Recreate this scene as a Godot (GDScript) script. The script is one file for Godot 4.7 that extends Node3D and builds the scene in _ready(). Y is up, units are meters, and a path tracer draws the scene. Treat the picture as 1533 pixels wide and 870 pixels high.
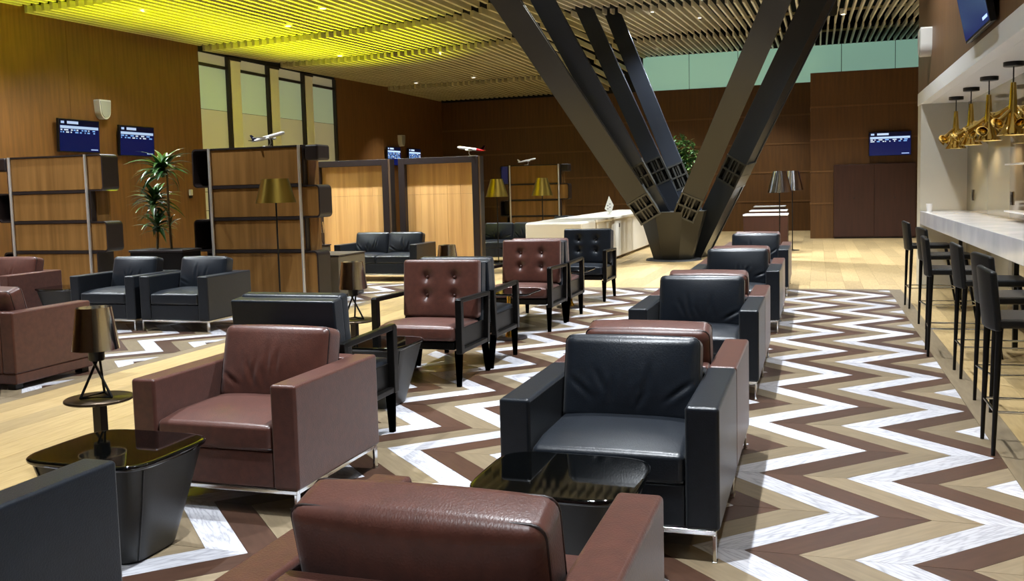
extends Node3D
# An airport lounge at night: leather armchairs on a chevron parquet, a bar on the right, a steel V column behind.

class B:
	# collects shapes; triangles are wound clockwise from the normals given
	var v := PackedVector3Array()
	var n := PackedVector3Array()
	var t := PackedVector2Array()
	var i := PackedInt32Array()
	func vert(p: Vector3, q: Vector3, u := Vector2.ZERO) -> int:
		v.append(p); n.append(q); t.append(u)
		return v.size() - 1
	func tri(a: int, b: int, c: int) -> void:
		var g := (v[b] - v[a]).cross(v[c] - v[a])
		if g.dot(n[a] + n[b] + n[c]) > 0.0:
			i.append_array(PackedInt32Array([a, c, b]))
		else:
			i.append_array(PackedInt32Array([a, b, c]))
	func quad(a: int, b: int, c: int, d: int) -> void:
		tri(a, b, c); tri(a, c, d)
	func flat(pts: Array, uv := []) -> void:   # a flat convex polygon
		var q: Vector3 = (pts[1] - pts[0]).cross(pts[2] - pts[0]).normalized()
		var k := v.size()
		for j in pts.size():
			vert(pts[j], q, uv[j] if uv.size() > j else Vector2(pts[j].x, pts[j].z))
		for j in range(1, pts.size() - 1):
			tri(k, k + j, k + j + 1)
	func box(c: Vector3, s: Vector3, b := Basis.IDENTITY) -> void:
		var h := s * 0.5
		for ax in 3:
			for sg in [-1.0, 1.0]:
				var nn := Vector3.ZERO; nn[ax] = sg
				var u := (ax + 1) % 3
				var w := (ax + 2) % 3
				var k := v.size()
				for e in [[-1, -1], [1, -1], [1, 1], [-1, 1]]:
					var p := Vector3.ZERO
					p[ax] = sg * h[ax]; p[u] = e[0] * h[u]; p[w] = e[1] * h[w]
					vert(c + b * p, b * nn, Vector2(p[u], p[w]))
				quad(k, k + 1, k + 2, k + 3)
	func rbox(c: Vector3, s: Vector3, r: float, b := Basis.IDENTITY, inner := Vector3i(1, 1, 1), f = null) -> void:
		# a box with rounded edges; with f its surface is pushed about and the normals found again
		var h := s * 0.5
		r = minf(r, minf(h.x, minf(h.y, h.z)) * 0.98)
		var g := []
		for ax in 3:
			var a := PackedFloat32Array([-h[ax], -(h[ax] - r) - 0.414 * r])
			for j in inner[ax] + 1:
				a.append(lerpf(-(h[ax] - r), h[ax] - r, float(j) / inner[ax]))
			a.append_array(PackedFloat32Array([h[ax] - r + 0.414 * r, h[ax]]))
			g.append(a)
		var start := i.size()
		var v0 := v.size()
		for ax in 3:
			var u := (ax + 1) % 3
			var w := (ax + 2) % 3
			for sg in [-1.0, 1.0]:
				var k := v.size()
				var nu: int = g[u].size()
				var nw: int = g[w].size()
				for x in nu:
					for y in nw:
						var p := Vector3.ZERO
						p[ax] = sg * h[ax]; p[u] = g[u][x]; p[w] = g[w][y]
						var q := p.clamp(-(h - Vector3(r, r, r)), h - Vector3(r, r, r))
						var d := (p - q).normalized()
						var e := q + d * r
						if f != null:
							e = f.call(e, h)
						vert(c + b * e, b * d, Vector2(p[u], p[w]))
				for x in nu - 1:
					for y in nw - 1:
						quad(k + x * nw + y, k + (x + 1) * nw + y, k + (x + 1) * nw + y + 1, k + x * nw + y + 1)
		if f != null:
			smooth(start, v0)
	func smooth(start: int, v0: int) -> void:
		var acc := {}
		for j in range(start, i.size(), 3):
			var a := v[i[j]]; var bb := v[i[j + 1]]; var c := v[i[j + 2]]
			var fn := (c - a).cross(bb - a)
			for p in [a, bb, c]:
				var key := Vector3i((p * 20000.0).round())
				acc[key] = acc.get(key, Vector3.ZERO) + fn
		for j in range(v0, v.size()):
			var key := Vector3i((v[j] * 20000.0).round())
			if acc.has(key) and acc[key].length() > 1e-12:
				n[j] = acc[key].normalized()
	func lathe(prof: Array, seg: int, x := Transform3D.IDENTITY, squash := 1.0) -> void:
		# prof: Vector2(radius, height) from one end to the other; a repeated point makes a crease
		var m := prof.size()
		for j in m - 1:
			var p: Vector2 = prof[j]
			var q: Vector2 = prof[j + 1]
			if p.distance_to(q) < 1e-6:
				continue
			var d := (q - p).normalized()
			var na := Vector2(d.y, -d.x)
			var n1 := na
			var n2 := na
			if j > 0 and prof[j - 1].distance_to(p) > 1e-6:
				var e: Vector2 = (p - prof[j - 1]).normalized()
				if e.dot(d) > 0.6: n1 = (na + Vector2(e.y, -e.x)).normalized()
			if j < m - 2 and prof[j + 2].distance_to(q) > 1e-6:
				var e: Vector2 = (prof[j + 2] - q).normalized()
				if e.dot(d) > 0.6: n2 = (na + Vector2(e.y, -e.x)).normalized()
			var k := v.size()
			for a in seg + 1:
				var an := TAU * a / seg
				var cs := Vector3(cos(an), 0, sin(an))
				vert(x * Vector3(cs.x * p.x, p.y, cs.z * p.x * squash), (x.basis * Vector3(cs.x * n1.x, n1.y, cs.z * n1.x)).normalized(), Vector2(float(a) / seg, p.y))
				vert(x * Vector3(cs.x * q.x, q.y, cs.z * q.x * squash), (x.basis * Vector3(cs.x * n2.x, n2.y, cs.z * n2.x)).normalized(), Vector2(float(a) / seg, q.y))
			for a in seg:
				quad(k + 2 * a, k + 2 * a + 1, k + 2 * a + 3, k + 2 * a + 2)
	func cyl(a: Vector3, b: Vector3, r1: float, r2 := -1.0, seg := 12) -> void:
		if r2 < 0.0: r2 = r1
		var y := (b - a)
		var l := y.length()
		y = y / l
		var x := y.cross(Vector3.FORWARD if absf(y.z) < 0.9 else Vector3.RIGHT).normalized()
		lathe([Vector2(0, 0), Vector2(r1, 0), Vector2(r1, 0), Vector2(r2, l), Vector2(r2, l), Vector2(0, l)], seg, Transform3D(Basis(x, y, x.cross(y)), a))
	func tube(pts: Array, r, seg := 8, closed := false) -> void:
		var m := pts.size()
		var k0 := v.size()
		var side := Vector3.ZERO
		for j in m:
			var d: Vector3
			if closed:
				d = (pts[(j + 1) % m] - pts[(j - 1 + m) % m]).normalized()
			else:
				d = (pts[mini(j + 1, m - 1)] - pts[maxi(j - 1, 0)]).normalized()
			if side == Vector3.ZERO:
				side = d.cross(Vector3.UP if absf(d.y) < 0.9 else Vector3.RIGHT).normalized()
			side = (side - d * side.dot(d)).normalized()
			var up := d.cross(side)
			var rr: float = r if r is float else r[j]
			for a in seg:
				var an := TAU * a / seg
				var o := side * cos(an) + up * sin(an)
				vert(pts[j] + o * rr, o, Vector2(float(a) / seg, j))
		for j in (m if closed else m - 1):
			for a in seg:
				var j2 := (j + 1) % m
				quad(k0 + j * seg + a, k0 + j2 * seg + a, k0 + j2 * seg + (a + 1) % seg, k0 + j * seg + (a + 1) % seg)
		if not closed:
			for e in [0, m - 1]:
				var d: Vector3 = (pts[1] - pts[0]) if e == 0 else (pts[m - 1] - pts[m - 2])
				var nn := d.normalized() * (-1.0 if e == 0 else 1.0)
				var k := v.size()
				for a in seg:
					vert(v[k0 + e * seg + a], nn)
				for a in range(1, seg - 1):
					tri(k, k + a, k + a + 1)
	func slab(poly: PackedVector2Array, y0: float, y1: float, u := Vector2.RIGHT, off := Vector2.ZERO) -> void:
		# an upright prism on a polygon of x and z, its top textured along u
		var w := Vector2(-u.y, u.x)
		var tops := Geometry2D.triangulate_polygon(poly)
		for lv in [[y1, 1.0], [y0, -1.0]]:
			var k := v.size()
			for p in poly:
				vert(Vector3(p.x, lv[0], p.y), Vector3(0, lv[1], 0), Vector2(p.dot(u), p.dot(w)) + off)
			for j in range(0, tops.size(), 3):
				tri(k + tops[j], k + tops[j + 1], k + tops[j + 2])
		var turn := 1.0 if Geometry2D.is_polygon_clockwise(poly) else -1.0
		for j in poly.size():
			var p := poly[j]
			var q := poly[(j + 1) % poly.size()]
			var o := (q - p).normalized()
			var nn := Vector3(-o.y, 0, o.x) * turn
			var k := v.size()
			vert(Vector3(p.x, y0, p.y), nn, Vector2(p.dot(u), 0)); vert(Vector3(q.x, y0, q.y), nn, Vector2(q.dot(u), 0))
			vert(Vector3(q.x, y1, q.y), nn, Vector2(q.dot(u), 0.02)); vert(Vector3(p.x, y1, p.y), nn, Vector2(p.dot(u), 0.02))
			quad(k, k + 1, k + 2, k + 3)
	func loft(rings: Array, caps := true) -> void:   # rings of as many points each, bottom to top
		var start := i.size()
		var v0 := v.size()
		var m: int = rings[0].size()
		for r in rings:
			var c := Vector3.ZERO
			for p in r: c += p / m
			for p in r: vert(p, (p - c).normalized(), Vector2(p.x, p.y))
		for r in rings.size() - 1:
			for a in m:
				quad(v0 + r * m + a, v0 + r * m + (a + 1) % m, v0 + (r + 1) * m + (a + 1) % m, v0 + (r + 1) * m + a)
		smooth(start, v0)
		if caps:
			for e in [0, rings.size() - 1]:
				var k := v.size()
				for p in rings[e]: vert(p, Vector3(0, -1.0 if e == 0 else 1.0, 0), Vector2(p.x, p.z))
				for a in range(1, m - 1): tri(k, k + a, k + a + 1)
	func mesh() -> ArrayMesh:
		var a := []
		a.resize(Mesh.ARRAY_MAX)
		a[Mesh.ARRAY_VERTEX] = v; a[Mesh.ARRAY_NORMAL] = n; a[Mesh.ARRAY_TEX_UV] = t; a[Mesh.ARRAY_INDEX] = i
		var m := ArrayMesh.new()
		if v.size(): m.add_surface_from_arrays(Mesh.PRIMITIVE_TRIANGLES, a)
		return m

var M := {}
var used := {}
var rng := RandomNumberGenerator.new()
var cam: Camera3D

func numbered(called: String) -> String:
	used[called] = used.get(called, -1) + 1
	return called if used[called] == 0 else "%s_%03d" % [called, used[called]]

func obj(called: String, shape, mat: Material, parent: Node = self) -> MeshInstance3D:
	var o := MeshInstance3D.new()
	o.mesh = shape.mesh() if shape is B else shape
	o.material_override = mat
	if parent == self:
		o.name = numbered(called)
	else:
		var k := 0
		o.name = called
		while parent.has_node(NodePath(o.name)):
			k += 1
			o.name = "%s_%03d" % [called, k]
	parent.add_child(o, true)
	return o

func tag(o: Node, label: String, category: String, group := "") -> Node:
	o.set_meta("label", label); o.set_meta("category", category)
	if group: o.set_meta("group", group)
	return o

func thing(called: String, label: String, category: String, at := Vector3.ZERO, turn := 0.0, group := "") -> Node3D:
	var o := Node3D.new()
	o.name = numbered(called)
	add_child(o)
	o.position = at; o.rotation.y = turn
	tag(o, label, category, group)
	return o

func dup(src: Node3D, label: String, at: Vector3, turn := 0.0) -> Node3D:
	var o: Node3D = src.duplicate()
	var base := String(src.name)
	if base.length() > 4 and base.substr(base.length() - 4, 1) == "_" and base.right(3).is_valid_int(): base = base.left(base.length() - 4)
	o.name = numbered(base)
	add_child(o)
	o.position = at; o.rotation.y = turn
	o.set_meta("label", label)
	return o

func struct(called: String, shape, mat: Material, parent: Node = self) -> MeshInstance3D:
	var o := obj(called, shape, mat, parent)
	if parent == self: o.set_meta("kind", "structure")
	return o

func shell(called: String) -> Node3D:
	var o := Node3D.new()
	o.name = numbered(called)
	add_child(o)
	o.set_meta("kind", "structure")
	return o

func bx(c: Vector3, s: Vector3, r := 0.0) -> B:
	var b := B.new()
	if r > 0.0: b.rbox(c, s, r)
	else: b.box(c, s)
	return b

func span(x0: float, x1: float, y0: float, y1: float, z0: float, z1: float, r := 0.0) -> B:
	return bx(Vector3(x0 + x1, y0 + y1, z0 + z1) * 0.5, Vector3(absf(x1 - x0), absf(y1 - y0), absf(z1 - z0)), r)

# ---------------------------------------------------------------- materials
func mat(color: Color, rough := 0.5, metal := 0.0, spec := 0.5) -> StandardMaterial3D:
	var m := StandardMaterial3D.new()
	m.albedo_color = color; m.roughness = rough; m.metallic = metal; m.metallic_specular = spec
	return m

func noise_tex(freq: float, octaves: int, lo: Color, hi: Color, size := 512, kind := FastNoiseLite.TYPE_SIMPLEX_SMOOTH, sd := 1, normal := 0.0, fractal := FastNoiseLite.FRACTAL_FBM, stops := []) -> NoiseTexture2D:
	var f := FastNoiseLite.new()
	f.seed = sd; f.noise_type = kind; f.frequency = freq; f.fractal_type = fractal; f.fractal_octaves = octaves
	var x := NoiseTexture2D.new()
	x.width = size; x.height = size; x.seamless = true; x.noise = f
	if normal > 0.0:
		x.as_normal_map = true; x.bump_strength = normal
	else:
		var g := Gradient.new()
		if stops.size():
			g.offsets = PackedFloat32Array(stops[0]); g.colors = PackedColorArray(stops[1])
		else:
			g.offsets = PackedFloat32Array([0.0, 1.0]); g.colors = PackedColorArray([lo, hi])
		x.color_ramp = g
	return x

func tri_map(m: StandardMaterial3D, scale: Vector3, world := false) -> StandardMaterial3D:
	m.uv1_triplanar = true
	m.uv1_world_triplanar = world
	m.uv1_scale = scale
	return m

func leather(color: Color, rough: float, spec := 0.5, sheen := 0.0) -> StandardMaterial3D:
	var m := mat(Color.WHITE, rough, 0.0, spec)
	m.albedo_texture = noise_tex(0.02, 3, color.darkened(0.1), color.darkened(-0.08), 256, FastNoiseLite.TYPE_SIMPLEX_SMOOTH, 5)
	m.normal_enabled = true
	m.normal_texture = M.leather_grain
	m.normal_scale = 0.28
	if sheen > 0.0:
		m.rim_enabled = true
		m.rim = sheen
		m.rim_tint = 0.25
	return tri_map(m, Vector3(3, 3, 3))

func glow_glass(color: Color, energy: float) -> StandardMaterial3D:
	# frosted glass with a lit hall behind it
	var m := mat(color, 0.2)
	m.emission_enabled = true
	m.emission = color
	m.emission_energy_multiplier = energy
	return m

func veneer(lo: Color, hi: Color, rough: float, sd: int, scale := Vector3(1.6, 0.12, 1.6), world := true) -> StandardMaterial3D:
	var m := mat(Color.WHITE, rough)
	m.albedo_texture = noise_tex(0.012, 5, lo, hi, 512, FastNoiseLite.TYPE_SIMPLEX_SMOOTH, sd)
	return tri_map(m, scale, world)

func make_materials() -> void:
	M.leather_grain = noise_tex(0.09, 2, Color.BLACK, Color.WHITE, 512, FastNoiseLite.TYPE_CELLULAR, 3, 3.0)
	M.black = leather(Color(0.08, 0.100, 0.127), 0.33, 0.40, 0.1)
	M.stool = leather(Color(0.06, 0.06, 0.062), 0.45, 0.35)
	M.brown = leather(Color(0.305, 0.175, 0.14), 0.35, 0.42, 0.2)
	M.black_pipe = mat(Color(0.07, 0.075, 0.08), 0.45)
	M.brown_pipe = mat(Color(0.13, 0.07, 0.06), 0.45)
	M.ebony = mat(Color(0.05, 0.045, 0.042), 0.35, 0.0, 0.32)
	M.chrome = mat(Color(0.86, 0.86, 0.85), 0.12, 1.0)
	M.satin_steel = mat(Color(0.92, 0.92, 0.91), 0.38, 0.9)
	M.smoked_chrome = mat(Color(0.88, 0.88, 0.87), 0.13, 1.0)
	M.brass = mat(Color(0.80, 0.62, 0.24), 0.2, 1.0)
	M.dark_brass = mat(Color(0.58, 0.49, 0.22), 0.28, 1.0)
	M.gold = mat(Color(0.86, 0.74, 0.42), 0.14, 1.0)
	M.black_metal = mat(Color(0.06, 0.06, 0.06), 0.4, 0.3)
	M.black_glass = mat(Color(0.012, 0.014, 0.014), 0.04, 0.0, 0.6)
	M.table_leather = mat(Color(0.12, 0.125, 0.12), 0.42)
	M.table_leather.normal_enabled = true
	M.table_leather.normal_texture = M.leather_grain
	M.table_leather.normal_scale = 0.2
	tri_map(M.table_leather, Vector3(4, 4, 4))
	M.bronze = mat(Color(0.28, 0.23, 0.18), 0.3, 0.8)
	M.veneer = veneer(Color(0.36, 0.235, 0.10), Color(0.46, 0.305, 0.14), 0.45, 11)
	M.veneer_dimmed = veneer(Color(0.30, 0.185, 0.055), Color(0.38, 0.245, 0.085), 0.45, 12)  # same veneer as the left wall, the dimmer light put into its colour
	M.veneer_strip = veneer(Color(0.38, 0.26, 0.12), Color(0.44, 0.30, 0.15), 0.45, 13)
	M.veneer_bar = veneer(Color(0.34, 0.24, 0.15), Color(0.42, 0.30, 0.19), 0.45, 14)
	M.panel_wood = veneer(Color(0.74, 0.56, 0.34), Color(0.87, 0.69, 0.44), 0.45, 15, Vector3(1.1, 0.05, 1.1))
	M.shelf_wood = veneer(Color(0.40, 0.285, 0.15), Color(0.52, 0.38, 0.21), 0.14, 16, Vector3(1.2, 0.06, 1.2))
	M.shelf_frame = leather(Color(0.12, 0.09, 0.085), 0.45, 0.4)
	M.frame_dark = mat(Color(0.12, 0.085, 0.09), 0.45)
	M.frame_edge = mat(Color(0.45, 0.36, 0.28), 0.4)
	M.taupe = mat(Color(0.36, 0.33, 0.27), 0.4)
	M.cabinet = veneer(Color(0.20, 0.105, 0.075), Color(0.25, 0.135, 0.10), 0.4, 17)
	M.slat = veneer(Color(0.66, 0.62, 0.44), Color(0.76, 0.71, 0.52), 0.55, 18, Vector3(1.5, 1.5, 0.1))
	M.slat_lit = veneer(Color(0.80, 0.78, 0.70), Color(0.88, 0.86, 0.78), 0.5, 19, Vector3(1.5, 1.5, 0.1))  # brighter light on the right-hand slats put into a paler wood colour
	M.void = mat(Color(0.05, 0.05, 0.045), 0.9)
	M.hanger = mat(Color(0.10, 0.10, 0.09), 0.7)
	M.plaster = mat(Color(0.72, 0.70, 0.64), 0.6)
	M.white_paint = mat(Color(0.86, 0.86, 0.85), 0.45)
	M.stone = mat(Color.WHITE, 0.12)
	M.stone.albedo_texture = noise_tex(0.008, 4, Color(0.80, 0.81, 0.83), Color(0.90, 0.90, 0.91), 512, FastNoiseLite.TYPE_SIMPLEX_SMOOTH, 21)
	tri_map(M.stone, Vector3(0.5, 0.5, 0.5), true)
	M.back_panel = mat(Color(0.54, 0.50, 0.42), 0.05, 0.0, 0.8)
	M.back_panel_light = mat(Color(0.62, 0.59, 0.49), 0.05, 0.0, 0.8)
	M.frost_high = glow_glass(Color(0.70, 0.77, 0.67), 0.27)
	M.frost_low = glow_glass(Color(0.74, 0.72, 0.60), 0.22)
	M.mint_glass = glow_glass(Color(0.62, 0.80, 0.72), 0.5)
	M.pillar = mat(Color(0.90, 0.88, 0.80), 0.5)
	M.steel = mat(Color(0.15, 0.143, 0.122), 0.3, 0.25)
	M.steel_blue = mat(Color(0.20, 0.22, 0.255), 0.28, 0.4)  # same steel as the front legs, cool light put into its colour
	M.steel_rib = mat(Color(0.25, 0.25, 0.235), 0.35, 0.3)
	M.cell = mat(Color(0.03, 0.03, 0.03), 0.6)
	M.desk = mat(Color(0.88, 0.86, 0.80), 0.3)
	M.desk_joint = mat(Color(0.62, 0.54, 0.40), 0.5)
	M.plastic_white = mat(Color(0.78, 0.77, 0.74), 0.5)
	M.grille = mat(Color(0.58, 0.58, 0.54), 0.7)
	M.red = mat(Color(0.72, 0.06, 0.10), 0.35)
	M.navy = mat(Color(0.05, 0.06, 0.16), 0.35)
	M.blue_box = mat(Color(0.10, 0.15, 0.62), 0.4)
	M.white_gloss = mat(Color(0.88, 0.88, 0.88), 0.25)
	M.stem = mat(Color(0.30, 0.25, 0.14), 0.7)
	M.soil = mat(Color(0.10, 0.07, 0.05), 0.95)
	for k in 3:
		M["leaf%d" % k] = mat([Color(0.10, 0.24, 0.08), Color(0.16, 0.32, 0.12), Color(0.30, 0.40, 0.20)][k], 0.3)
	M.paper = mat(Color(0.85, 0.85, 0.84), 0.6)
	M.ink = mat(Color(0.35, 0.35, 0.38), 0.6)
	M.lamp_glow = mat(Color(1, 1, 1), 0.4)
	M.lamp_glow.emission_enabled = true
	M.lamp_glow.emission = Color(1.0, 0.97, 0.9)
	M.lamp_glow.emission_energy_multiplier = 9.0
	# the parquet: limed white, tan and brown oak, grain along the plank
	var vein := noise_tex(0.018, 5, Color.BLACK, Color.WHITE, 1024, FastNoiseLite.TYPE_SIMPLEX_SMOOTH, 31, 0.0, FastNoiseLite.FRACTAL_RIDGED, [[0.0, 0.55, 0.8, 1.0], [Color(0.80, 0.80, 0.82), Color(0.78, 0.78, 0.80), Color(0.66, 0.66, 0.69), Color(0.55, 0.55, 0.58)]])
	var tan_grain := noise_tex(0.015, 5, Color(0.465, 0.41, 0.325), Color(0.55, 0.49, 0.395), 512, FastNoiseLite.TYPE_SIMPLEX_SMOOTH, 32)
	var brown_grain := noise_tex(0.015, 5, Color(0.265, 0.185, 0.145), Color(0.335, 0.24, 0.19), 512, FastNoiseLite.TYPE_SIMPLEX_SMOOTH, 33)
	var oak_grain := noise_tex(0.012, 5, Color(0.66, 0.555, 0.375), Color(0.755, 0.655, 0.465), 512, FastNoiseLite.TYPE_SIMPLEX_SMOOTH, 34)
	var kinds := {"white": vein, "tan": tan_grain, "dark": brown_grain, "oak": oak_grain}
	for k in kinds:
		for j in 3:
			var m := mat(Color.WHITE.darkened([0.0, 0.05, 0.1][j]), 0.32 if k != "oak" else 0.36)
			m.albedo_texture = kinds[k]
			m.uv1_scale = Vector3(0.22, 1.5, 1) if k == "white" else Vector3(0.5, 4.0, 1)
			M["%s%d" % [k, j]] = m
	M.subfloor = mat(Color(0.10, 0.08, 0.06), 0.9)

func screen_mat(sd: int, energy: float, rows: int) -> StandardMaterial3D:
	# a departures board too small to read: a heading, a pale title bar and rows of short words
	var w := 320
	var h := 180
	var im := Image.create(w, h, false, Image.FORMAT_RGB8)
	im.fill(Color(0.05, 0.09, 0.30))
	im.fill_rect(Rect2i(0, 0, w, 30), Color(0.03, 0.04, 0.13))
	var r := RandomNumberGenerator.new()
	r.seed = sd
	im.fill_rect(Rect2i(12, 8, 26, 14), Color(0.75, 0.85, 1.0))
	im.fill_rect(Rect2i(60, 7, 90, 16), Color(0.8, 0.88, 1.0))
	im.fill_rect(Rect2i(6, 34, w - 12, 16), Color(0.78, 0.88, 1.0))
	for k in rows:
		var y := 54 + k * 13
		var x := 8
		while x < w - 30:
			var l := r.randi_range(8, 34)
			im.fill_rect(Rect2i(x, y, l, 8), Color(0.55, 0.75, 1.0) if r.randf() < 0.7 else Color(0.9, 0.95, 1.0))
			x += l + r.randi_range(6, 30)
	im.fill_rect(Rect2i(w - 70, h - 16, 58, 7), Color(0.7, 0.8, 1.0))
	var m := mat(Color(0.02, 0.02, 0.03), 0.15)
	m.emission_enabled = true
	m.emission_texture = ImageTexture.create_from_image(im)
	m.emission_operator = BaseMaterial3D.EMISSION_OP_MULTIPLY
	m.emission = Color.WHITE
	m.emission_energy_multiplier = energy
	return m

# ---------------------------------------------------------------- furniture
func wrinkles(sd: int, amp: float):
	# a padded cushion: fuller in the middle, creases fanning up from its lower middle and in from the lower corners
	var r := RandomNumberGenerator.new()
	r.seed = sd
	var folds := []      # start, end, strength in the face's own units
	for k in r.randi_range(4, 6):
		var x := r.randf_range(-0.35, 0.35)
		var y := r.randf_range(-0.75, -0.35)
		folds.append([Vector2(x, y), Vector2(x * 1.25 + r.randf_range(-0.12, 0.12), y + r.randf_range(0.45, 0.95)), r.randf_range(0.5, 1.0)])
	for s in [-1.0, 1.0]:
		if r.randf() < 0.8: folds.append([Vector2(s * 0.96, r.randf_range(-0.35, 0.1)), Vector2(s * r.randf_range(0.45, 0.6), r.randf_range(-0.75, -0.5)), 0.9])
	return func(p: Vector3, h: Vector3) -> Vector3:
		var q := p / h
		var e := (1.0 - q.x * q.x) * (1.0 - q.y * q.y)
		var o := p
		o.z += q.z * 0.036 * e
		o.y += signf(q.y) * absf(q.y) * 0.008 * (1.0 - q.x * q.x)
		if absf(q.z) > 0.3:
			var w := 0.0
			var c := Vector2(q.x, q.y)
			for f in folds:
				var ab: Vector2 = f[1] - f[0]
				var u := clampf((c - f[0]).dot(ab) / ab.length_squared(), 0.0, 1.0)
				var off: Vector2 = (c - f[0] - ab * u) * Vector2(h.x, h.y)
				var side := signf(ab.cross(c - f[0]))
				var d := off.length()
				w += f[2] * sin(PI * clampf(u, 0.03, 0.97)) * (-exp(-pow(d / 0.013, 2.0)) + 0.55 * exp(-pow((d - 0.028) / 0.018, 2.0)) * (1.0 if side > 0 else 0.5))
			o.z += signf(q.z) * amp * w
		return o

func seat_puff(p: Vector3, h: Vector3) -> Vector3:
	var q := p / h
	var o := p
	if q.y > 0.0:
		o.y += 0.022 * (1.0 - pow(absf(q.x), 3.0)) * (1.0 - q.z * q.z) * q.y
		o.y -= 0.02 * clampf((q.z - 0.55) / 0.45, 0, 1) * q.y
	return o

func make_armchair(label: String, hue: String, seats := 1, sd := 1, at := Vector3.ZERO, turn := 0.0, group := "", called := "leather_armchair", category := "armchair", low := false) -> Node3D:
	var m: Material = M[hue]
	var inner := 0.64 * seats
	var w := inner + 0.27
	var t := thing(called, label, category, at, turn, group)
	for s in [-1, 1]:
		obj("arm", bx(Vector3(s * (w * 0.5 - 0.0675), 0.3785, 0), Vector3(0.135, 0.497, 0.85), 0.016), m, t)
	obj("back_frame", bx(Vector3(0, 0.3785, -0.365), Vector3(inner - 0.004, 0.495, 0.12), 0.014), m, t)
	obj("seat_base", span(-inner / 2 + 0.002, inner / 2 - 0.002, 0.132, 0.305, -0.30, 0.415, 0.01), m, t)
	for k in seats:
		var x0 := (k - (seats - 1) * 0.5) * 0.64
		var b := B.new()
		b.rbox(Vector3(x0, 0.375, 0.075), Vector3(0.634, 0.145, 0.70), 0.028, Basis.IDENTITY, Vector3i(10, 2, 10), seat_puff)
		var sc := obj("seat_cushion", b, m, t)
		var pp := []
		for e in [[-1, -1], [1, -1], [1, 1], [-1, 1]]: pp.append(Vector3(x0 + e[0] * 0.309, 0.318, 0.075 + e[1] * 0.345))
		var pb := B.new(); pb.tube(pp, 0.004, 6, true)
		obj("piping", pb, M[hue + "_pipe"], sc)
		var tilt := Basis(Vector3.RIGHT, -0.25)
		var c := B.new()
		var mid := Vector3(x0, 0.600, -0.19)
		c.rbox(mid, Vector3(0.632, 0.40, 0.165), 0.04, tilt, Vector3i(56, 36, 2), wrinkles(sd + k * 7, 0.008))
		var bc := obj("back_cushion", c, m, t)
		for s in [-1, 1]:
			var ring := []
			for e in [[-1, -1], [1, -1], [1, 1], [-1, 1]]:
				for a in 4:
					var an: float = atan2(e[1], e[0]) - PI / 4 + a * PI / 6
					ring.append(mid + tilt * Vector3(e[0] * 0.280 + cos(an) * 0.032, e[1] * 0.163 + sin(an) * 0.034, s * 0.056))
			var rb := B.new(); rb.tube(ring, 0.0045, 6, true)
			obj("piping", rb, M[hue + "_pipe"], bc)
	if low:
		obj("skirt", span(-w / 2 + 0.004, w / 2 - 0.004, 0.045, 0.134, -0.42, 0.42, 0.012), m, t)
		for sx in [-1, 1]:
			for sz in [-1, 1]:
				obj("foot", span(sx * (w / 2 - 0.12), sx * (w / 2 - 0.04), 0.0, 0.046, sz * 0.32, sz * 0.40, 0.004), M.black_metal, t)
		return t
	var rail := B.new()
	for s in [-1, 1]:
		rail.rbox(Vector3(0, 0.12, s * 0.405), Vector3(w - 0.03, 0.022, 0.03), 0.004)
		rail.rbox(Vector3(s * (w * 0.5 - 0.03), 0.12, 0), Vector3(0.03, 0.022, 0.80), 0.004)
	obj("chrome_rail", rail, M.chrome, t)
	for sx in [-1, 1]:
		for sz in [-1, 1]:
			var l := bx(Vector3(sx * (w * 0.5 - 0.022), 0.057, sz * 0.405), Vector3(0.014, 0.114, 0.034), 0.003)
			l.rbox(Vector3(sx * (w * 0.5 - 0.022), 0.003, sz * 0.405), Vector3(0.022, 0.006, 0.04), 0.002)
			obj("leg", l, M.chrome, t)
	return t

func tuft(p: Vector3, h: Vector3) -> Vector3:
	var o := p
	var q := p / h
	o.z += signf(q.z) * 0.014 * (1.0 - q.x * q.x) * (1.0 - q.y * q.y)
	if q.z > 0.2:
		for bx_ in [-0.12, 0.12]:
			for by in [-0.055, 0.095]:
				var d := Vector2(p.x - bx_, p.y - by)
				o.z -= 0.034 * exp(-d.length_squared() / 0.0016) + 0.012 * exp(-d.length_squared() / 0.008)
	return o

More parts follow.
